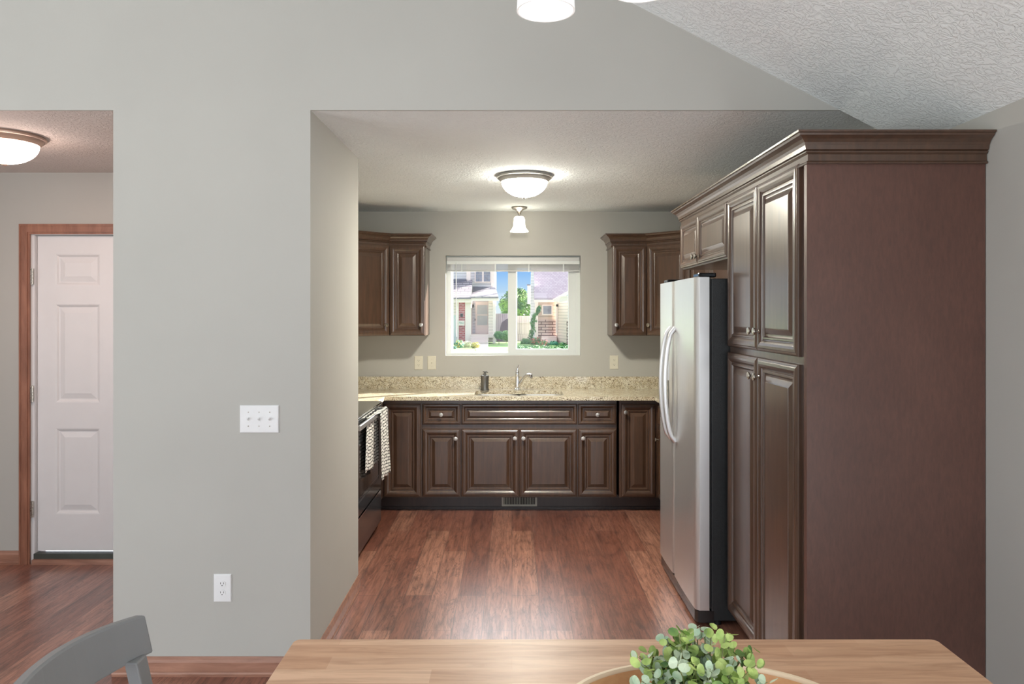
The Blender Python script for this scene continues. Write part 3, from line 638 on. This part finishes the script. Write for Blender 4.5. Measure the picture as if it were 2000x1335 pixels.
MB().rbox(FX-.010, FX+.01, FYM+.115, FY1-.055, 1.17, 1.28, .003).build('dispenser_panel', 'stainless', df)
# crown end etc. done; ------------------------------------------------ outlets and switches
def plate(name, x, z, w, h, mat, label, cat, kind, y=YB, gangs=1, group=None):
    o = thing(name, (x, y, z), label, cat, group)
    MB().panel((x-w/2, y, z-h/2), (1, 0, 0), (0, -1, 0), w, h, [(0, 0), (0, .003), (.003, .006), (.008, .0065)]).build('cover_plate', mat, o)
    for g_ in range(gangs):
        gx = x+(g_-(gangs-1)/2)*.046
        if kind == 'outlet':
            for dz in (.0195, -.0195):
                pts = [(gx+.0165*math.cos(a), z+dz+.0135*math.sin(a)) for a in [2*PI*i/20 for i in range(20)]]
                pts = [(max(gx-.0145, min(gx+.0145, a)), b_) for a, b_ in pts]
                r_ = MB().prism(pts, y-.0085, y-.0064, 'y').build('receptacle', mat, o)
                MB().box(gx-.0075, gx-.0055, y-.0089, y-.0084, z+dz-.001, z+dz+.007).box(gx+.0055, gx+.0075, y-.0089, y-.0084, z+dz-.001, z+dz+.007).lathe([(.0024, -.0089), (.0024, -.0084)], (gx, y, z+dz-.0065), 10, 'y').build('slots', 'slot', r_)
        else:
            MB().box(gx-.005, gx+.005, y-.0075, y-.0064, z-.012, z+.012).build('toggle_slot', 'slot' if False else mat, o)
            MB().prism([(y-.007, z-.006), (y-.020, z+.004), (y-.020, z+.010), (y-.007, z+.004)], gx-.0035, gx+.0035, 'x').build('toggle', mat, o)
            for dz in (.03, -.03): MB().lathe([(.0025, -.0082), (.0025, -.0064)], (gx, y, z+dz), 8, 'y').build('screw', 'nickel', o)
    return o
plate('light_switch', -1.0893, 1.106, .168, .119, 'white_plastic', 'white three toggle switch plate on the greige partition wall', 'switch', 'switch', Y1, 3)
plate('wall_outlet', -1.248, .378, .076, .120, 'white_plastic', 'white duplex outlet low on the greige partition wall', 'outlet', 'outlet', Y1)
plate('wall_outlet', -.805, 1.134, .074, .118, 'ivory_plastic', 'ivory outlet left of the window, beside the single switch', 'outlet', 'outlet', group='kitchen wall outlets')
plate('light_switch', -.692, 1.134, .074, .118, 'ivory_plastic', 'ivory single switch just left of the kitchen window', 'switch', 'switch')
plate('wall_outlet', .880, 1.138, .074, .118, 'ivory_plastic', 'white outlet right of the window above the worktop', 'outlet', 'outlet', group='kitchen wall outlets')

# ---------------------------------------------------------------- lamps
def dome(x, y, label, glass, metal, name='flush_mount_light'):
    o = thing(name, (x, y, ZC), label, 'ceiling light')
    MB().lathe([(0, -.001), (.172, -.001), (.179, -.010), (.177, -.017), (.168, -.020), (.166, -.026), (.156, -.033), (.150, -.042), (.143, -.044), (.130, -.040), (.0, -.035)], (x, y, ZC), 56).build('pan', metal, o, smooth=True)
    pr = [(.146*math.sin(a), -.040-.098*math.cos(a)) for a in [PI/2*(1-i/12) for i in range(12)]]+[(0.0, -.138)]
    gd_ = MB().open_lathe(pr[:8], (x, y, ZC), 48); gd_.cur = 1; gd_.open_lathe(pr[7:], (x, y, ZC), 48)      # the glass glows brightest below the bulbs
    gd_.build('glass_dome', [glass+'_rim', glass], o, smooth=True)
    MB().lathe([(.0, -.137), (.017, -.139), (.016, -.144), (.008, -.150), (0, -.153)], (x, y, ZC), 16).build('finial', metal, o, smooth=True)
dome(.079, 4.72, 'round dome ceiling light with nickel rim in the middle of the kitchen ceiling', 'lamp_kitchen', 'lamp_metal')
dome(-2.50, 3.66, 'round dome ceiling light in the hall, cut by the left edge', 'lamp_hall', 'lamp_bronze')
x, y = .060, 6.13
bl = thing('semi_flush_light', (x, y, ZC), 'small bell shaped ceiling light hanging above the sink window', 'ceiling light')
MB().lathe([(0, -.001), (.062, -.001), (.067, -.008), (.060, -.016), (.036, -.024), (.020, -.040), (.011, -.056), (.008, -.066), (.014, -.075), (.02, -.08), (0, -.08)], (x, y, ZC), 32).build('canopy', 'nickel', bl, smooth=True)
MB().lathe([(0, -.078), (.030, -.079), (.040, -.086), (.045, -.098), (.047, -.125), (.050, -.160), (.058, -.178), (.070, -.194), (.076, -.200), (.074, -.205), (.055, -.206), (0, -.19)], (x, y, ZC), 40).build('bell_shade', 'lamp_small', bl, smooth=True)
# chandelier over the table
ccx, ccy, czr = .103, 1.538, 2.268
ch = thing('chandelier', (ccx, ccy, 2.3), 'five arm chandelier with white glass shades above the dining table', 'chandelier')
a0 = math.atan2(.197, -.024)
MB().lathe([(0, .08), (.02, .09), (.035, .13), (.022, .18), (.012, .22), (.012, .30), (0, .30)], (ccx, ccy, czr), 24).tube([(ccx, ccy, czr+.29), (ccx, ccy, vz(ccx)-.01)], .008, 10).build('stem', 'nickel', ch, smooth=True)
MB().lathe([(0, -.03), (.05, -.03), (.065, -.012), (.065, .0), (0, .0)], (ccx, ccy, vz(ccx)-.02), 24).build('canopy', 'nickel', ch, smooth=True)
for k in range(5):
    a = a0-k*2*PI/5; px, py = ccx+.198*math.cos(a), ccy+.198*math.sin(a); dx, dy = math.cos(a), math.sin(a)
    MB().tube([(ccx+dx*.02, ccy+dy*.02, czr+.13), (ccx+dx*.09, ccy+dy*.09, czr+.10), (ccx+dx*.16, ccy+dy*.16, czr+.17), (px, py, czr+.175), (px, py, czr+.14)], .007, 10).build('arm', 'nickel', ch, smooth=True)
    sh = MB().open_lathe([(.024, .135), (.045, .122), (.060, .09), (.066, .05), (.068, 0), (.064, 0), (.062, .05), (.056, .088), (.042, .117), (.022, .130)], (px, py, czr), 40).build('lamp_shade', 'shade', ch, smooth=True)
    MB().lathe([(0, -.035), (.018, -.031), (.027, -.016), (.029, 0), (.026, .015), (.016, .032), (.014, .05), (0, .05)], (px, py, czr+.068), 24).build('bulb', 'bulb', sh, smooth=True)

# ---------------------------------------------------------------- table
TZ = .760; TX0, TX1, TY1, TY0 = -.535, 1.045, 1.830, .93
tb = thing('dining_table', (.25, 1.38, 0), 'rectangular wooden butcher block dining table in the foreground', 'table')
MB().prism(rrect(TX0, TX1, TY0, TY1, .016, 5), TZ-.035, TZ, r=.002).build('table_top', 'table', tb)
MB().box(TX0+.08, TX1-.08, TY1-.10, TY1-.08, TZ-.12, TZ-.036).box(TX0+.08, TX1-.08, TY0+.08, TY0+.10, TZ-.12, TZ-.036).box(TX0+.08, TX0+.1, TY0+.1, TY1-.1, TZ-.12, TZ-.036).box(TX1-.1, TX1-.08, TY0+.1, TY1-.1, TZ-.12, TZ-.036).build('apron', 'chair_paint', tb)
for lx in (TX0+.10, TX1-.10):
    for ly in (TY0+.10, TY1-.10):
        MB().lathe([(.022, 0), (.026, .2), (.032, .45), (.036, .55), (.03, .57), (.036, .59), (.036, .725)], (lx, ly, 0), 20).build('leg', 'chair_paint', tb, smooth=True)
# ---------------------------------------------------------------- chair at the left end
chx, chy = -.60, 1.30
cc = thing('dining_chair', (-.55, 1.30, 0), 'grey painted wooden dining chair at the left end of the table', 'chair')
def railx(y, base): t_ = (y-chy)/.22; return base-.055*(1-t_*t_)
def rail(z0, z1, base, y0, y1, lean):
    n = 16; vs = []; fs = []
    for i in range(n+1):
        yy = y0+(y1-y0)*i/n; x = railx(yy, base)
        crv = .014*(1-((yy-chy)/.22)**2)
        for (dx, z) in ((0, z0), (.020, z0), (.020-lean, z1+crv), (-lean, z1+crv)): vs.append((x+dx, yy, z))
    for i in range(n):
        for k in range(4): fs.append((i*4+k, i*4+(k+1) % 4, (i+1)*4+(k+1) % 4, (i+1)*4+k))
    fs += [(0, 1, 2, 3), (n*4+3, n*4+2, n*4+1, n*4)]
    return MB().add(vs, fs)
rail(.868, .945, -.755, 1.08, 1.522, .017).build('top_rail', 'chair_paint', cc, bevel=.004)
rail(.66, .705, -.712, 1.11, 1.49, .01).build('lower_rail', 'chair_paint', cc, bevel=.004)
for yy in (1.10, 1.482):
    vs = []
    for x, z, w_ in ((-.752, .874, .026), (-.700, .640, .028), (-.672, .45, .034), (-.690, .0, .028)):
        vs += [(x-w_/2, yy-.02, z), (x+w_/2, yy-.02, z), (x+w_/2, yy+.02, z), (x-w_/2, yy+.02, z)]
    fs = [(0, 1, 2, 3), (15, 14, 13, 12)]+[(j*4+i, j*4+(i+1) % 4, j*4+4+(i+1) % 4, j*4+4+i) for j in range(3) for i in range(4)]
    MB().add(vs, fs).build('rear_leg', 'chair_paint', cc, bevel=.003)
    MB().prism([(-.315, yy-.016), (-.283, yy-.016), (-.283, yy+.016), (-.315, yy+.016)], 0, .435).build('front_leg', 'chair_paint', cc, bevel=.003)
MB().prism(rrect(-.70, -.27, 1.085, 1.515, .04, 5), .436, .460, r=.004).build('seat', 'chair_paint', cc)
# ---------------------------------------------------------------- oval wooden bowl
bx, by = .345, 1.285
bw = MB()
pr = [(0, .004), (.70, .004), (.80, .012), (.93, .064), (1.0, .104), (.997, .1085), (.965, .1085), (.955, .100), (.89, .056), (.76, .022), (.6, .016), (0, .016)]
bw.lathe([(r, z) for r, z in pr], (bx, by, TZ), 64, sx=.262, sy=.186)
bo = obj('serving_bowl', bw, 'bowl_wood', 'shallow oval light wood bowl on the dining table holding the greenery', 'bowl', smooth=True)
MB().open_lathe([(.962, .1075), (.998, .1075), (1.004, .1115), (.996, .1155), (.966, .1155), (.958, .111), (.962, .1075)], (bx, by, TZ), 64, sx=.262, sy=.186).build('rim', 'rim_wood', bo, smooth=True)['label'] = 'pale cream rim'
# ---------------------------------------------------------------- eucalyptus plant
pz = TZ+.017; plx, ply = .330, 1.285
pt = thing('potted_plant', (plx, ply, pz), 'small bushy green eucalyptus plant standing in the wooden bowl', 'plant')
MB().lathe([(0, 0), (.036, 0), (.045, .055), (.047, .06), (.043, .06), (.040, .052), (0, .052)], (plx, ply, pz), 28).build('pot', 'white_plastic', pt, smooth=True)
stems = MB(); leaves = [MB(), MB(), MB()]
def leafd(mb, p, nrm, r):
    nrm = Vector(nrm).normalized(); a = nrm.orthogonal().normalized(); a.rotate(Matrix.Rotation(random.uniform(0, 6.28), 3, nrm)); b_ = nrm.cross(a); vs = [tuple(Vector(p)-nrm*r*.18)]
    for i in range(10):
        q = 2*PI*i/10; vs.append(tuple(Vector(p)+a*r*math.cos(q)*1.08+b_*r*.82*math.sin(q)+nrm*r*.1*math.cos(2*q)))
    mb.add(vs, [(0, i+1, (i+1) % 10+1) for i in range(10)])
for k in range(78):
    a = random.uniform(0, 2*PI); rad = .112*math.sqrt(random.uniform(.02, 1)); hh = random.uniform(.10, .185)*(1.15-.42*rad/.112)
    p0 = Vector((plx+.02*math.cos(a), ply+.02*math.sin(a), pz+.05)); p3 = Vector((plx+rad*math.cos(a), ply+rad*math.sin(a)*.85, pz+.05+hh))
    pm = (p0+p3)/2+Vector((0, 0, .02)); pts = [p0, (p0+pm)/2+Vector((0, 0, .006)), pm, (pm+p3)/2+Vector((0, 0, .004)), p3]; stems.tube(pts, [.0016, .0015, .0013, .0011, .0008], 5)
    kind = random.choice((0, 0, 1, 1, 2, 0))
    for j in range(7):
        t_ = .25+.75*j/6; i0 = min(3, int(t_*4)); p = pts[i0].lerp(pts[i0+1], t_*4-i0)
        for sgn in (0, PI):
            d = Vector((math.cos(a+j*1.57+sgn), math.sin(a+j*1.57+sgn), random.uniform(-.1, .5))).normalized(); r = random.uniform(.0085, .0130)*(1.15-.35*t_)
            leafd(leaves[kind], p+d*r*1.1, Vector((random.uniform(-.8, .8), random.uniform(-1, .4), random.uniform(.2, 1))), r)
stems.build('stems', 'stem', pt)
for L_, mt in zip(leaves, ('leaf_green', 'leaf_grey', 'leaf_dark')): L_.build('foliage', mt, pt)

# ================================================================ outside
GZ = -.50
def E(px, D): return (px-1000)*D/F
def Z(py, D): return H+(611-py)*D/F
struct('ground_lawn', MB().box(-40, 40, 38, 110, GZ-.2, GZ), 'lawn', 'green lawn outside between the houses')
struct('ground_street', MB().box(-40, 40, YB+.3, 38, GZ-.2, GZ), 'street', 'pale concrete drive and street outside the window')
def slab(px0, px1, py0, py1, D, th, mb=None):        # upright wall whose front stands at distance D
    mb = mb or MB(); return mb.box(E(px0, D), E(px1, D), D, D+th, Z(py1, D), Z(py0, D))
def roofquad(mb, pts, th=.12):                        # pts: (px, py, D)
    vs = [(E(a, d), d, Z(b_, d)) for a, b_, d in pts]; n = len(vs); vs += [(x, y+.02, z+th) for x, y, z in vs]
    return mb.add(vs, [tuple(range(n))[::-1], tuple(range(n, 2*n))]+[(i, (i+1) % n, n+(i+1) % n, n+i) for i in range(n)])
# --- left house
lh = thing('house', (-3.2, 52, GZ), 'pale two storey house with brick pillar and white front door, left in the window view', 'house')
m_ = MB(); D = 53.5
m_.box(E(790, D), E(965, D), D, D+7, Z(584, D)-.4, Z(470, D)); m_.build('upper_wall', 'siding_grey', lh)
slab(911, 919, 470, 552, 53.3, .2).build('corner_board', 'fascia', lh); slab(959, 966, 470, 585, 53.3, .2).build('corner_board', 'fascia', lh)
m_ = MB(); slab(918, 957, 584, 656, 51.6, .3, m_); m_.build('porch_wall', 'siding_grey', lh)
slab(954, 966, 584, 668, 50.2, 1.7).build('side_wall', 'siding_cream', lh); slab(962.5, 968, 584, 670, 50.0, .2).build('corner_board', 'fascia', lh)
slab(908.5, 920, 584, 672, 50.0, 1.7).build('porch_pillar', 'fascia', lh)
slab(893, 908.5, 590, 672, 50.1, 1.2).build('brick_pillar', 'brick', lh)
slab(876, 893, 586, 614, 50.2, 1.0).build('garage_wall', 'siding_cream', lh); slab(840, 876, 560, 672, 50.2, 1.0).build('garage_wall', 'fascia', lh)
gd = slab(882, 892, 614.6, 672, 50.25, .1); gd2 = gd.build('garage_door', 'garage_door', lh)
slab(882, 896, 612.5, 614.8, 50.15, .06).build('garage_trim', 'fascia', lh); slab(892, 896, 590, 668, 50.0, .08).build('downspout', 'fascia', lh)
m_ = MB(); roofquad(m_, [(874, 584, 49.6), (920, 584, 49.6), (922.5, 549, 53.4), (878, 556, 53.4)]); m_.build('garage_roof', 'shingle_grey', lh)
m_ = MB(); roofquad(m_, [(878, 546, 53.3), (916, 546.5, 53.3), (878, 556.5, 53.3)], .05); m_.build('roof_shadow', 'shadow_and_cap', lh)  # cast shadow above the garage roof, painted as a dark triangle
m_ = MB(); roofquad(m_, [(919, 582, 49.6), (973.5, 582, 49.6), (967, 561.5, 52.9), (922, 573, 52.9)]); m_.build('porch_roof', 'shingle_grey', lh)
m_ = MB(); roofquad(m_, [(922, 573, 53.2), (963, 561, 53.2), (923, 560.5, 53.2)], .05); m_.build('roof_shadow', 'shadow_and_cap', lh)  # dark triangle painted for the cast shadow over the porch roof
slab(874, 921, 583.5, 590.5, 49.7, .15).build('fascia_board', 'fascia', lh); slab(919, 974, 581.5, 587.5, 49.65, .15).build('fascia_board', 'fascia', lh)
wn = slab(927, 959.5, 526, 551.5, 53.35, .1).build('window', 'fascia', lh)
for a in (929.2, 945): 
    for r in range(3):
        for c_ in range(2): slab(a+c_*6.4, a+c_*6.4+5.9, 529.3+r*6.9, 529.3+r*6.9+6.3, 53.32, .04).build('pane', 'pane_dark', wn)
dd = slab(928.5, 956, 588.5, 652.5, 51.5, .1).build('front_door', 'fascia', lh)
slab(932, 952.2, 595.4, 613.6, 51.46, .05).build('door_glass', 'pane_curtain', dd); slab(932, 952.2, 616, 634.5, 51.46, .05).build('door_glass', 'pane_curtain', dd)
slab(927, 928.6, 622, 625.5, 51.4, .08).build('door_lock', 'iron', dd)
slab(921.5, 925.5, 594, 600, 51.45, .12).build('porch_lamp', 'iron', lh)
slab(919, 966, 652.5, 659, 49.9, 1.7).build('porch_floor', 'concrete', lh)
for i, (y0, y1, dd_) in enumerate(((659.3, 663.5, 49.5), (663.5, 668, 49.1), (667.5, 671.6, 48.7))): slab(919, 953.5, y0, 672.5, dd_, .45).build('step', 'concrete', lh)
slab(899, 904, 612, 618.5, 50.0, .12).build('wall_lantern', 'iron', lh)
# house number sign
sg = slab(895, 907.3, 626, 635, 49.93, .05).build('number_sign', 'fascia', lh)
cu = bpy.data.curves.new('number_text', 'FONT'); cu.body = '7862'; cu.size = .19; cu.align_x = 'CENTER'; cu.align_y = 'CENTER'; cu.extrude = .004
to_ = bpy.data.objects.new('number_text', cu); COL.objects.link(to_); dg = bpy.context.evaluated_depsgraph_get()
me = bpy.data.meshes.new_from_object(to_.evaluated_get(dg)); bpy.data.objects.remove(to_); me.materials.clear(); me.materials.append(MAT['sign_ink'])
nt_ = bpy.data.objects.new('number_text', me); COL.objects.link(nt_); nt_.parent = sg
nt_.rotation_euler = (PI/2, 0, 0); nt_.location = Vector((E(901.2, 49.9), 49.92, Z(630.5, 49.9)))-lh.location
# walkway
struct('trim_4', MB().prism([(E(934, 40), 39), (E(955, 40), 39), (E(953, 48.6), 48.6), (E(925, 48.6), 48.6)], GZ-.01, GZ+.02), 'concrete', 'pale concrete walkway to the front steps').name = 'walkway'
# --- right house
rh = thing('house', (5.0, 52, GZ), 'one storey house with mauve shingle roof and stone veneer, right in the window view', 'house')
D = 52.0
MB().box(E(1036, 52), E(1051, 52), 52.0, 52.2, GZ, Z(586, 52)).prism([(E(1036, 52), Z(586, 52)), (E(1046, 52), Z(586, 52)), (E(1040, 52), Z(500, 52)), (E(1037.5, 52), Z(500, 52))], 52, 52.2, 'y').build('gable_wall', 'siding_grey', rh)
slab(1050, 1088, 586, 672, 52.05, .2).build('entry_wall', 'siding_tan', rh)
slab(1050, 1087, 624, 657, 51.9, .12).build('stone_veneer', 'stone', rh)
slab(1045, 1051, 589, 668, 51.85, .16).build('corner_board', 'fascia', rh)
wn = slab(1058.5, 1079.5, 594.5, 615.2, 51.9, .12).build('window', 'fascia', rh)
slab(1061, 1077, 597, 612.8, 51.87, .05).build('pane', 'pane_dark', wn)
m_ = MB(); roofquad(m_, [(1043.5, 586, 50.8), (1150, 586, 50.8), (1150, 480, 57), (1038.5, 480, 57)], .15); m_.build('roof', 'shingle_mauve', rh)
slab(1043, 1086, 585, 589.6, 50.7, .15).build('fascia_board', 'fascia', rh)
slab(1030.5, 1039.5, 557, 593, 52.6, .6).build('chimney', 'siding_cream', rh); slab(1029.5, 1040.5, 555, 557.2, 52.5, .8).build('chimney_cap', 'shadow_and_cap', rh)
# garage wing turned towards the drive
m_ = MB(); a, b_ = (E(1087, 51.8), 51.8), (E(1108, 49.3), 49.3)
m_.prism([a, b_, (b_[0]+5, b_[1]), (b_[0]+5, a[1]+.2)], GZ, Z(588, 50.5)); m_.build('garage_wall', 'siding_cream', rh)
slab(1107, 1150, 626.5, 667, 49.1, .2).build('stone_veneer', 'stone', rh)
slab(1085.5, 1089.5, 600, 651, 51.4, .15).build('downspout', 'fascia', rh)
m_ = MB(); roofquad(m_, [(1080, 586.5, 49.3), (1084, 590.5, 49.3), (1127, 566, 49.0), (1127, 561, 49.0)], .1); m_.build('rake_board', 'fascia', rh)
m_ = MB(); roofquad(m_, [(1081, 588, 49.2), (1092, 590, 48.9), (1135, 583, 48.7), (1135, 579, 48.7), (1096, 580, 48.9)], .1); m_.build('eave_board', 'fascia', rh)
m_ = MB(); roofquad(m_, [(1104, 579.5, 49.1), (1130, 579.5, 49.1), (1130, 563, 49.1)], .05); m_.build('gable_vent', 'gable_glass', rh)
slab(1086, 1090, 594, 598.5, 51.3, .15).build('porch_lantern', 'iron', rh); slab(1115.5, 1119, 613, 624, 49.0, .15).build('wall_lantern', 'iron', rh)
for (y0, y1, dd_) in ((656, 661, 51.5), (660.5, 666, 51.0), (666, 672, 50.5)): slab(1058-(y0-656)*.1, 1087.5, y0, 673, dd_, .5).build('step', 'concrete', rh)
# --- fences
fe = thing('fence', (E(1030, 55), 55, GZ), 'whitewashed board fence between the two houses', 'fence')
slab(1004, 1046, 616.5, 668, 55, .05).build('boards', 'fence_board', fe); slab(1004, 1046, 628, 631, 54.93, .06).build('rail', 'fence_board', fe)
fe = thing('fence', (E(980, 56), 56, GZ), 'weathered grey board fence beside the pale two storey house', 'fence')
slab(964, 1004, 613, 668, 56, .05).build('boards', 'fence_grey', fe); slab(968, 1003, 612, 614, 55.9, .2).build('top_rail', 'fence_grey', fe)
m_ = MB(); m_.prism([(E(970, 54), GZ), (E(1000, 54), GZ), (E(1000, 54), Z(620, 54)), (E(990, 54), Z(622, 54)), (E(980, 54), Z(629, 54))], 53.4, 55.4, 'y')
obj('tarp', m_, 'tarp', 'dark purple tarpaulin covering something by the grey fence', 'tarp')
# --- vegetation
def blob(mb, c, r, n, ls, squash=1.0):
    for _ in range(n):
        d = Vector((random.gauss(0, 1), random.gauss(0, 1), random.gauss(0, 1))).normalized()*r*random.uniform(.62, 1.05)
        p = Vector(c)+Vector((d.x, d.y, d.z*squash)); nn = (d.normalized()+Vector((random.uniform(-.7, .7), random.uniform(-.7, .7), random.uniform(-.2, .9)))).normalized()
        a = nn.orthogonal().normalized(); a.rotate(Matrix.Rotation(random.uniform(0, 6.28), 3, nn)); b_ = nn.cross(a); l = ls*random.uniform(.6, 1.2)
        mb.add([tuple(p-a*l), tuple(p+b_*l*.5-nn*l*.15), tuple(p+a*l), tuple(p-b_*l*.5-nn*l*.15)], [(0, 1, 2), (0, 2, 3)])
    return mb
tr_ = thing('tree', (E(1008, 68), 68, GZ), 'leafy green tree rising behind the fence between the houses', 'tree')
MB().tube([(E(1008, 68), 68, GZ), (E(1009, 68), 68, 2.2), (E(1007, 68), 68, 3.4)], [.25, .2, .12], 10).build('trunk', 'bark', tr_)
cr = MB()
for (px, py, r, n) in ((1008, 596, 1.5, 1500), (992, 598, .75, 500), (1022, 590, .9, 700), (1002, 578, .7, 500), (1012, 573, .6, 400), (985, 592, .5, 260), (1030, 612, 1.0, 700), (1012, 618, 1.2, 900), (990, 612, .6, 350), (1020, 572, .4, 200)):
    blob(cr, (E(px, 68), 68+random.uniform(-.4, .4), Z(py, 68)), r, n, .13)
cr.build('crown', 'tree_leaf', tr_)
def shrub(name, px, py, D, r, n, mat, label, cat='shrub', ls=.09, sq=.8, flowers=None, group=None):
    o = thing(name, (E(px, D), D, GZ), label, cat, group); blob(MB(), (E(px, D), D, Z(py, D)), r, n, ls, sq).build('foliage', mat, o)
    MB().tube([(E(px, D), D, GZ), (E(px, D), D, Z(py, D))], .02, 6).build('stem', 'bark', o)
    if flowers: blob(MB(), (E(px, D), D-.05, Z(py-1, D)), r*1.05, n//4, ls*.8, sq).build('blossom', flowers, o)
shrub('shrub', 974.5, 654, 49.0, .34, 500, 'shrub_leaf', 'green leafy shrub at the corner of the pale two storey house')
shrub('shrub', 989, 655, 51.2, .44, 600, 'shrub_leaf', 'green shrub in front of the dark tarpaulin')
shrub('flower_bush', 897, 672, 44, .28, 350, 'teal_leaf', 'low bush with orange yellow flowers below the brick pillar', 'flowers', .07, .9, 'yellow_flower')
shrub('shrub', 888, 679, 43, .14, 150, 'teal_leaf', 'small blue green clump left of the flowering bush', ls=.06)
shrub('shrub', 913, 673, 44.6, .30, 450, 'pale_leaf', 'pale cream variegated bush in the bed before the walkway', ls=.07)
shrub('shrub', 929, 675, 43.6, .27, 400, 'gold_leaf', 'golden yellow bush beside the walkway', ls=.07)
shrub('shrub', 1046, 667, 48.6, .36, 450, 'shrub_leaf', 'green plant with red blooms at the foot of the vine', flowers='red_flower')
shrub('shrub', 1026, 668, 49.5, .34, 350, 'shrub_leaf', 'low green plant in front of the whitewashed fence')
shrub('shrub', 1062, 672, 46, .32, 350, 'shrub_leaf', 'low bush with red blooms before the stone house steps', flowers='red_flower')
shrub('shrub', 1082, 673, 48, .32, 350, 'teal_leaf', 'blue green bush right of the stone house steps')
shrub('shrub', 1099, 675, 46.6, .26, 260, 'shrub_leaf', 'small green bush at the foot of the cream garage wall')
shrub('flower_bush', 1114, 671, 47.6, .27, 320, 'shrub_leaf', 'magenta flowering bush at the right edge of the window view', 'flowers', .07, .8, 'pink_flower')
sh_ = thing('bed_cover', (E(1060, 45), 45, GZ), 'dark green ground cover along the stone house', 'ground cover')
g_ = MB()
for i in range(60): px = random.uniform(1006, 1124); dd_ = random.uniform(41, 45); blob(g_, (E(px, dd_), dd_, GZ+.05), .22, 45, .07, .45)
g_.build('foliage', 'shrub_leaf', sh_); sh_['kind'] = 'stuff'
vi = thing('climbing_vine', (E(1038, 50), 50, GZ), 'tall leafy vine leaning up beside the house corner', 'vine')
pth = [(1037, 668), (1038, 650), (1041, 632), (1045, 618), (1050, 607), (1056, 599)]
MB().tube([(E(a, 50), 50, Z(b_, 50)) for a, b_ in pth], .03, 6).build('stem', 'bark', vi); g_ = MB()
for i in range(26):
    t_ = i/25*(len(pth)-1); k = min(len(pth)-2, int(t_)); a, b_ = [pth[k][q]+(pth[k+1][q]-pth[k][q])*(t_-k) for q in (0, 1)]
    blob(g_, (E(a, 50)+random.uniform(-.1, .1), 50, Z(b_, 50)), random.uniform(.12, .26)-.004*i, 34, .08, 1.2)
g_.build('foliage', 'shrub_leaf', vi)
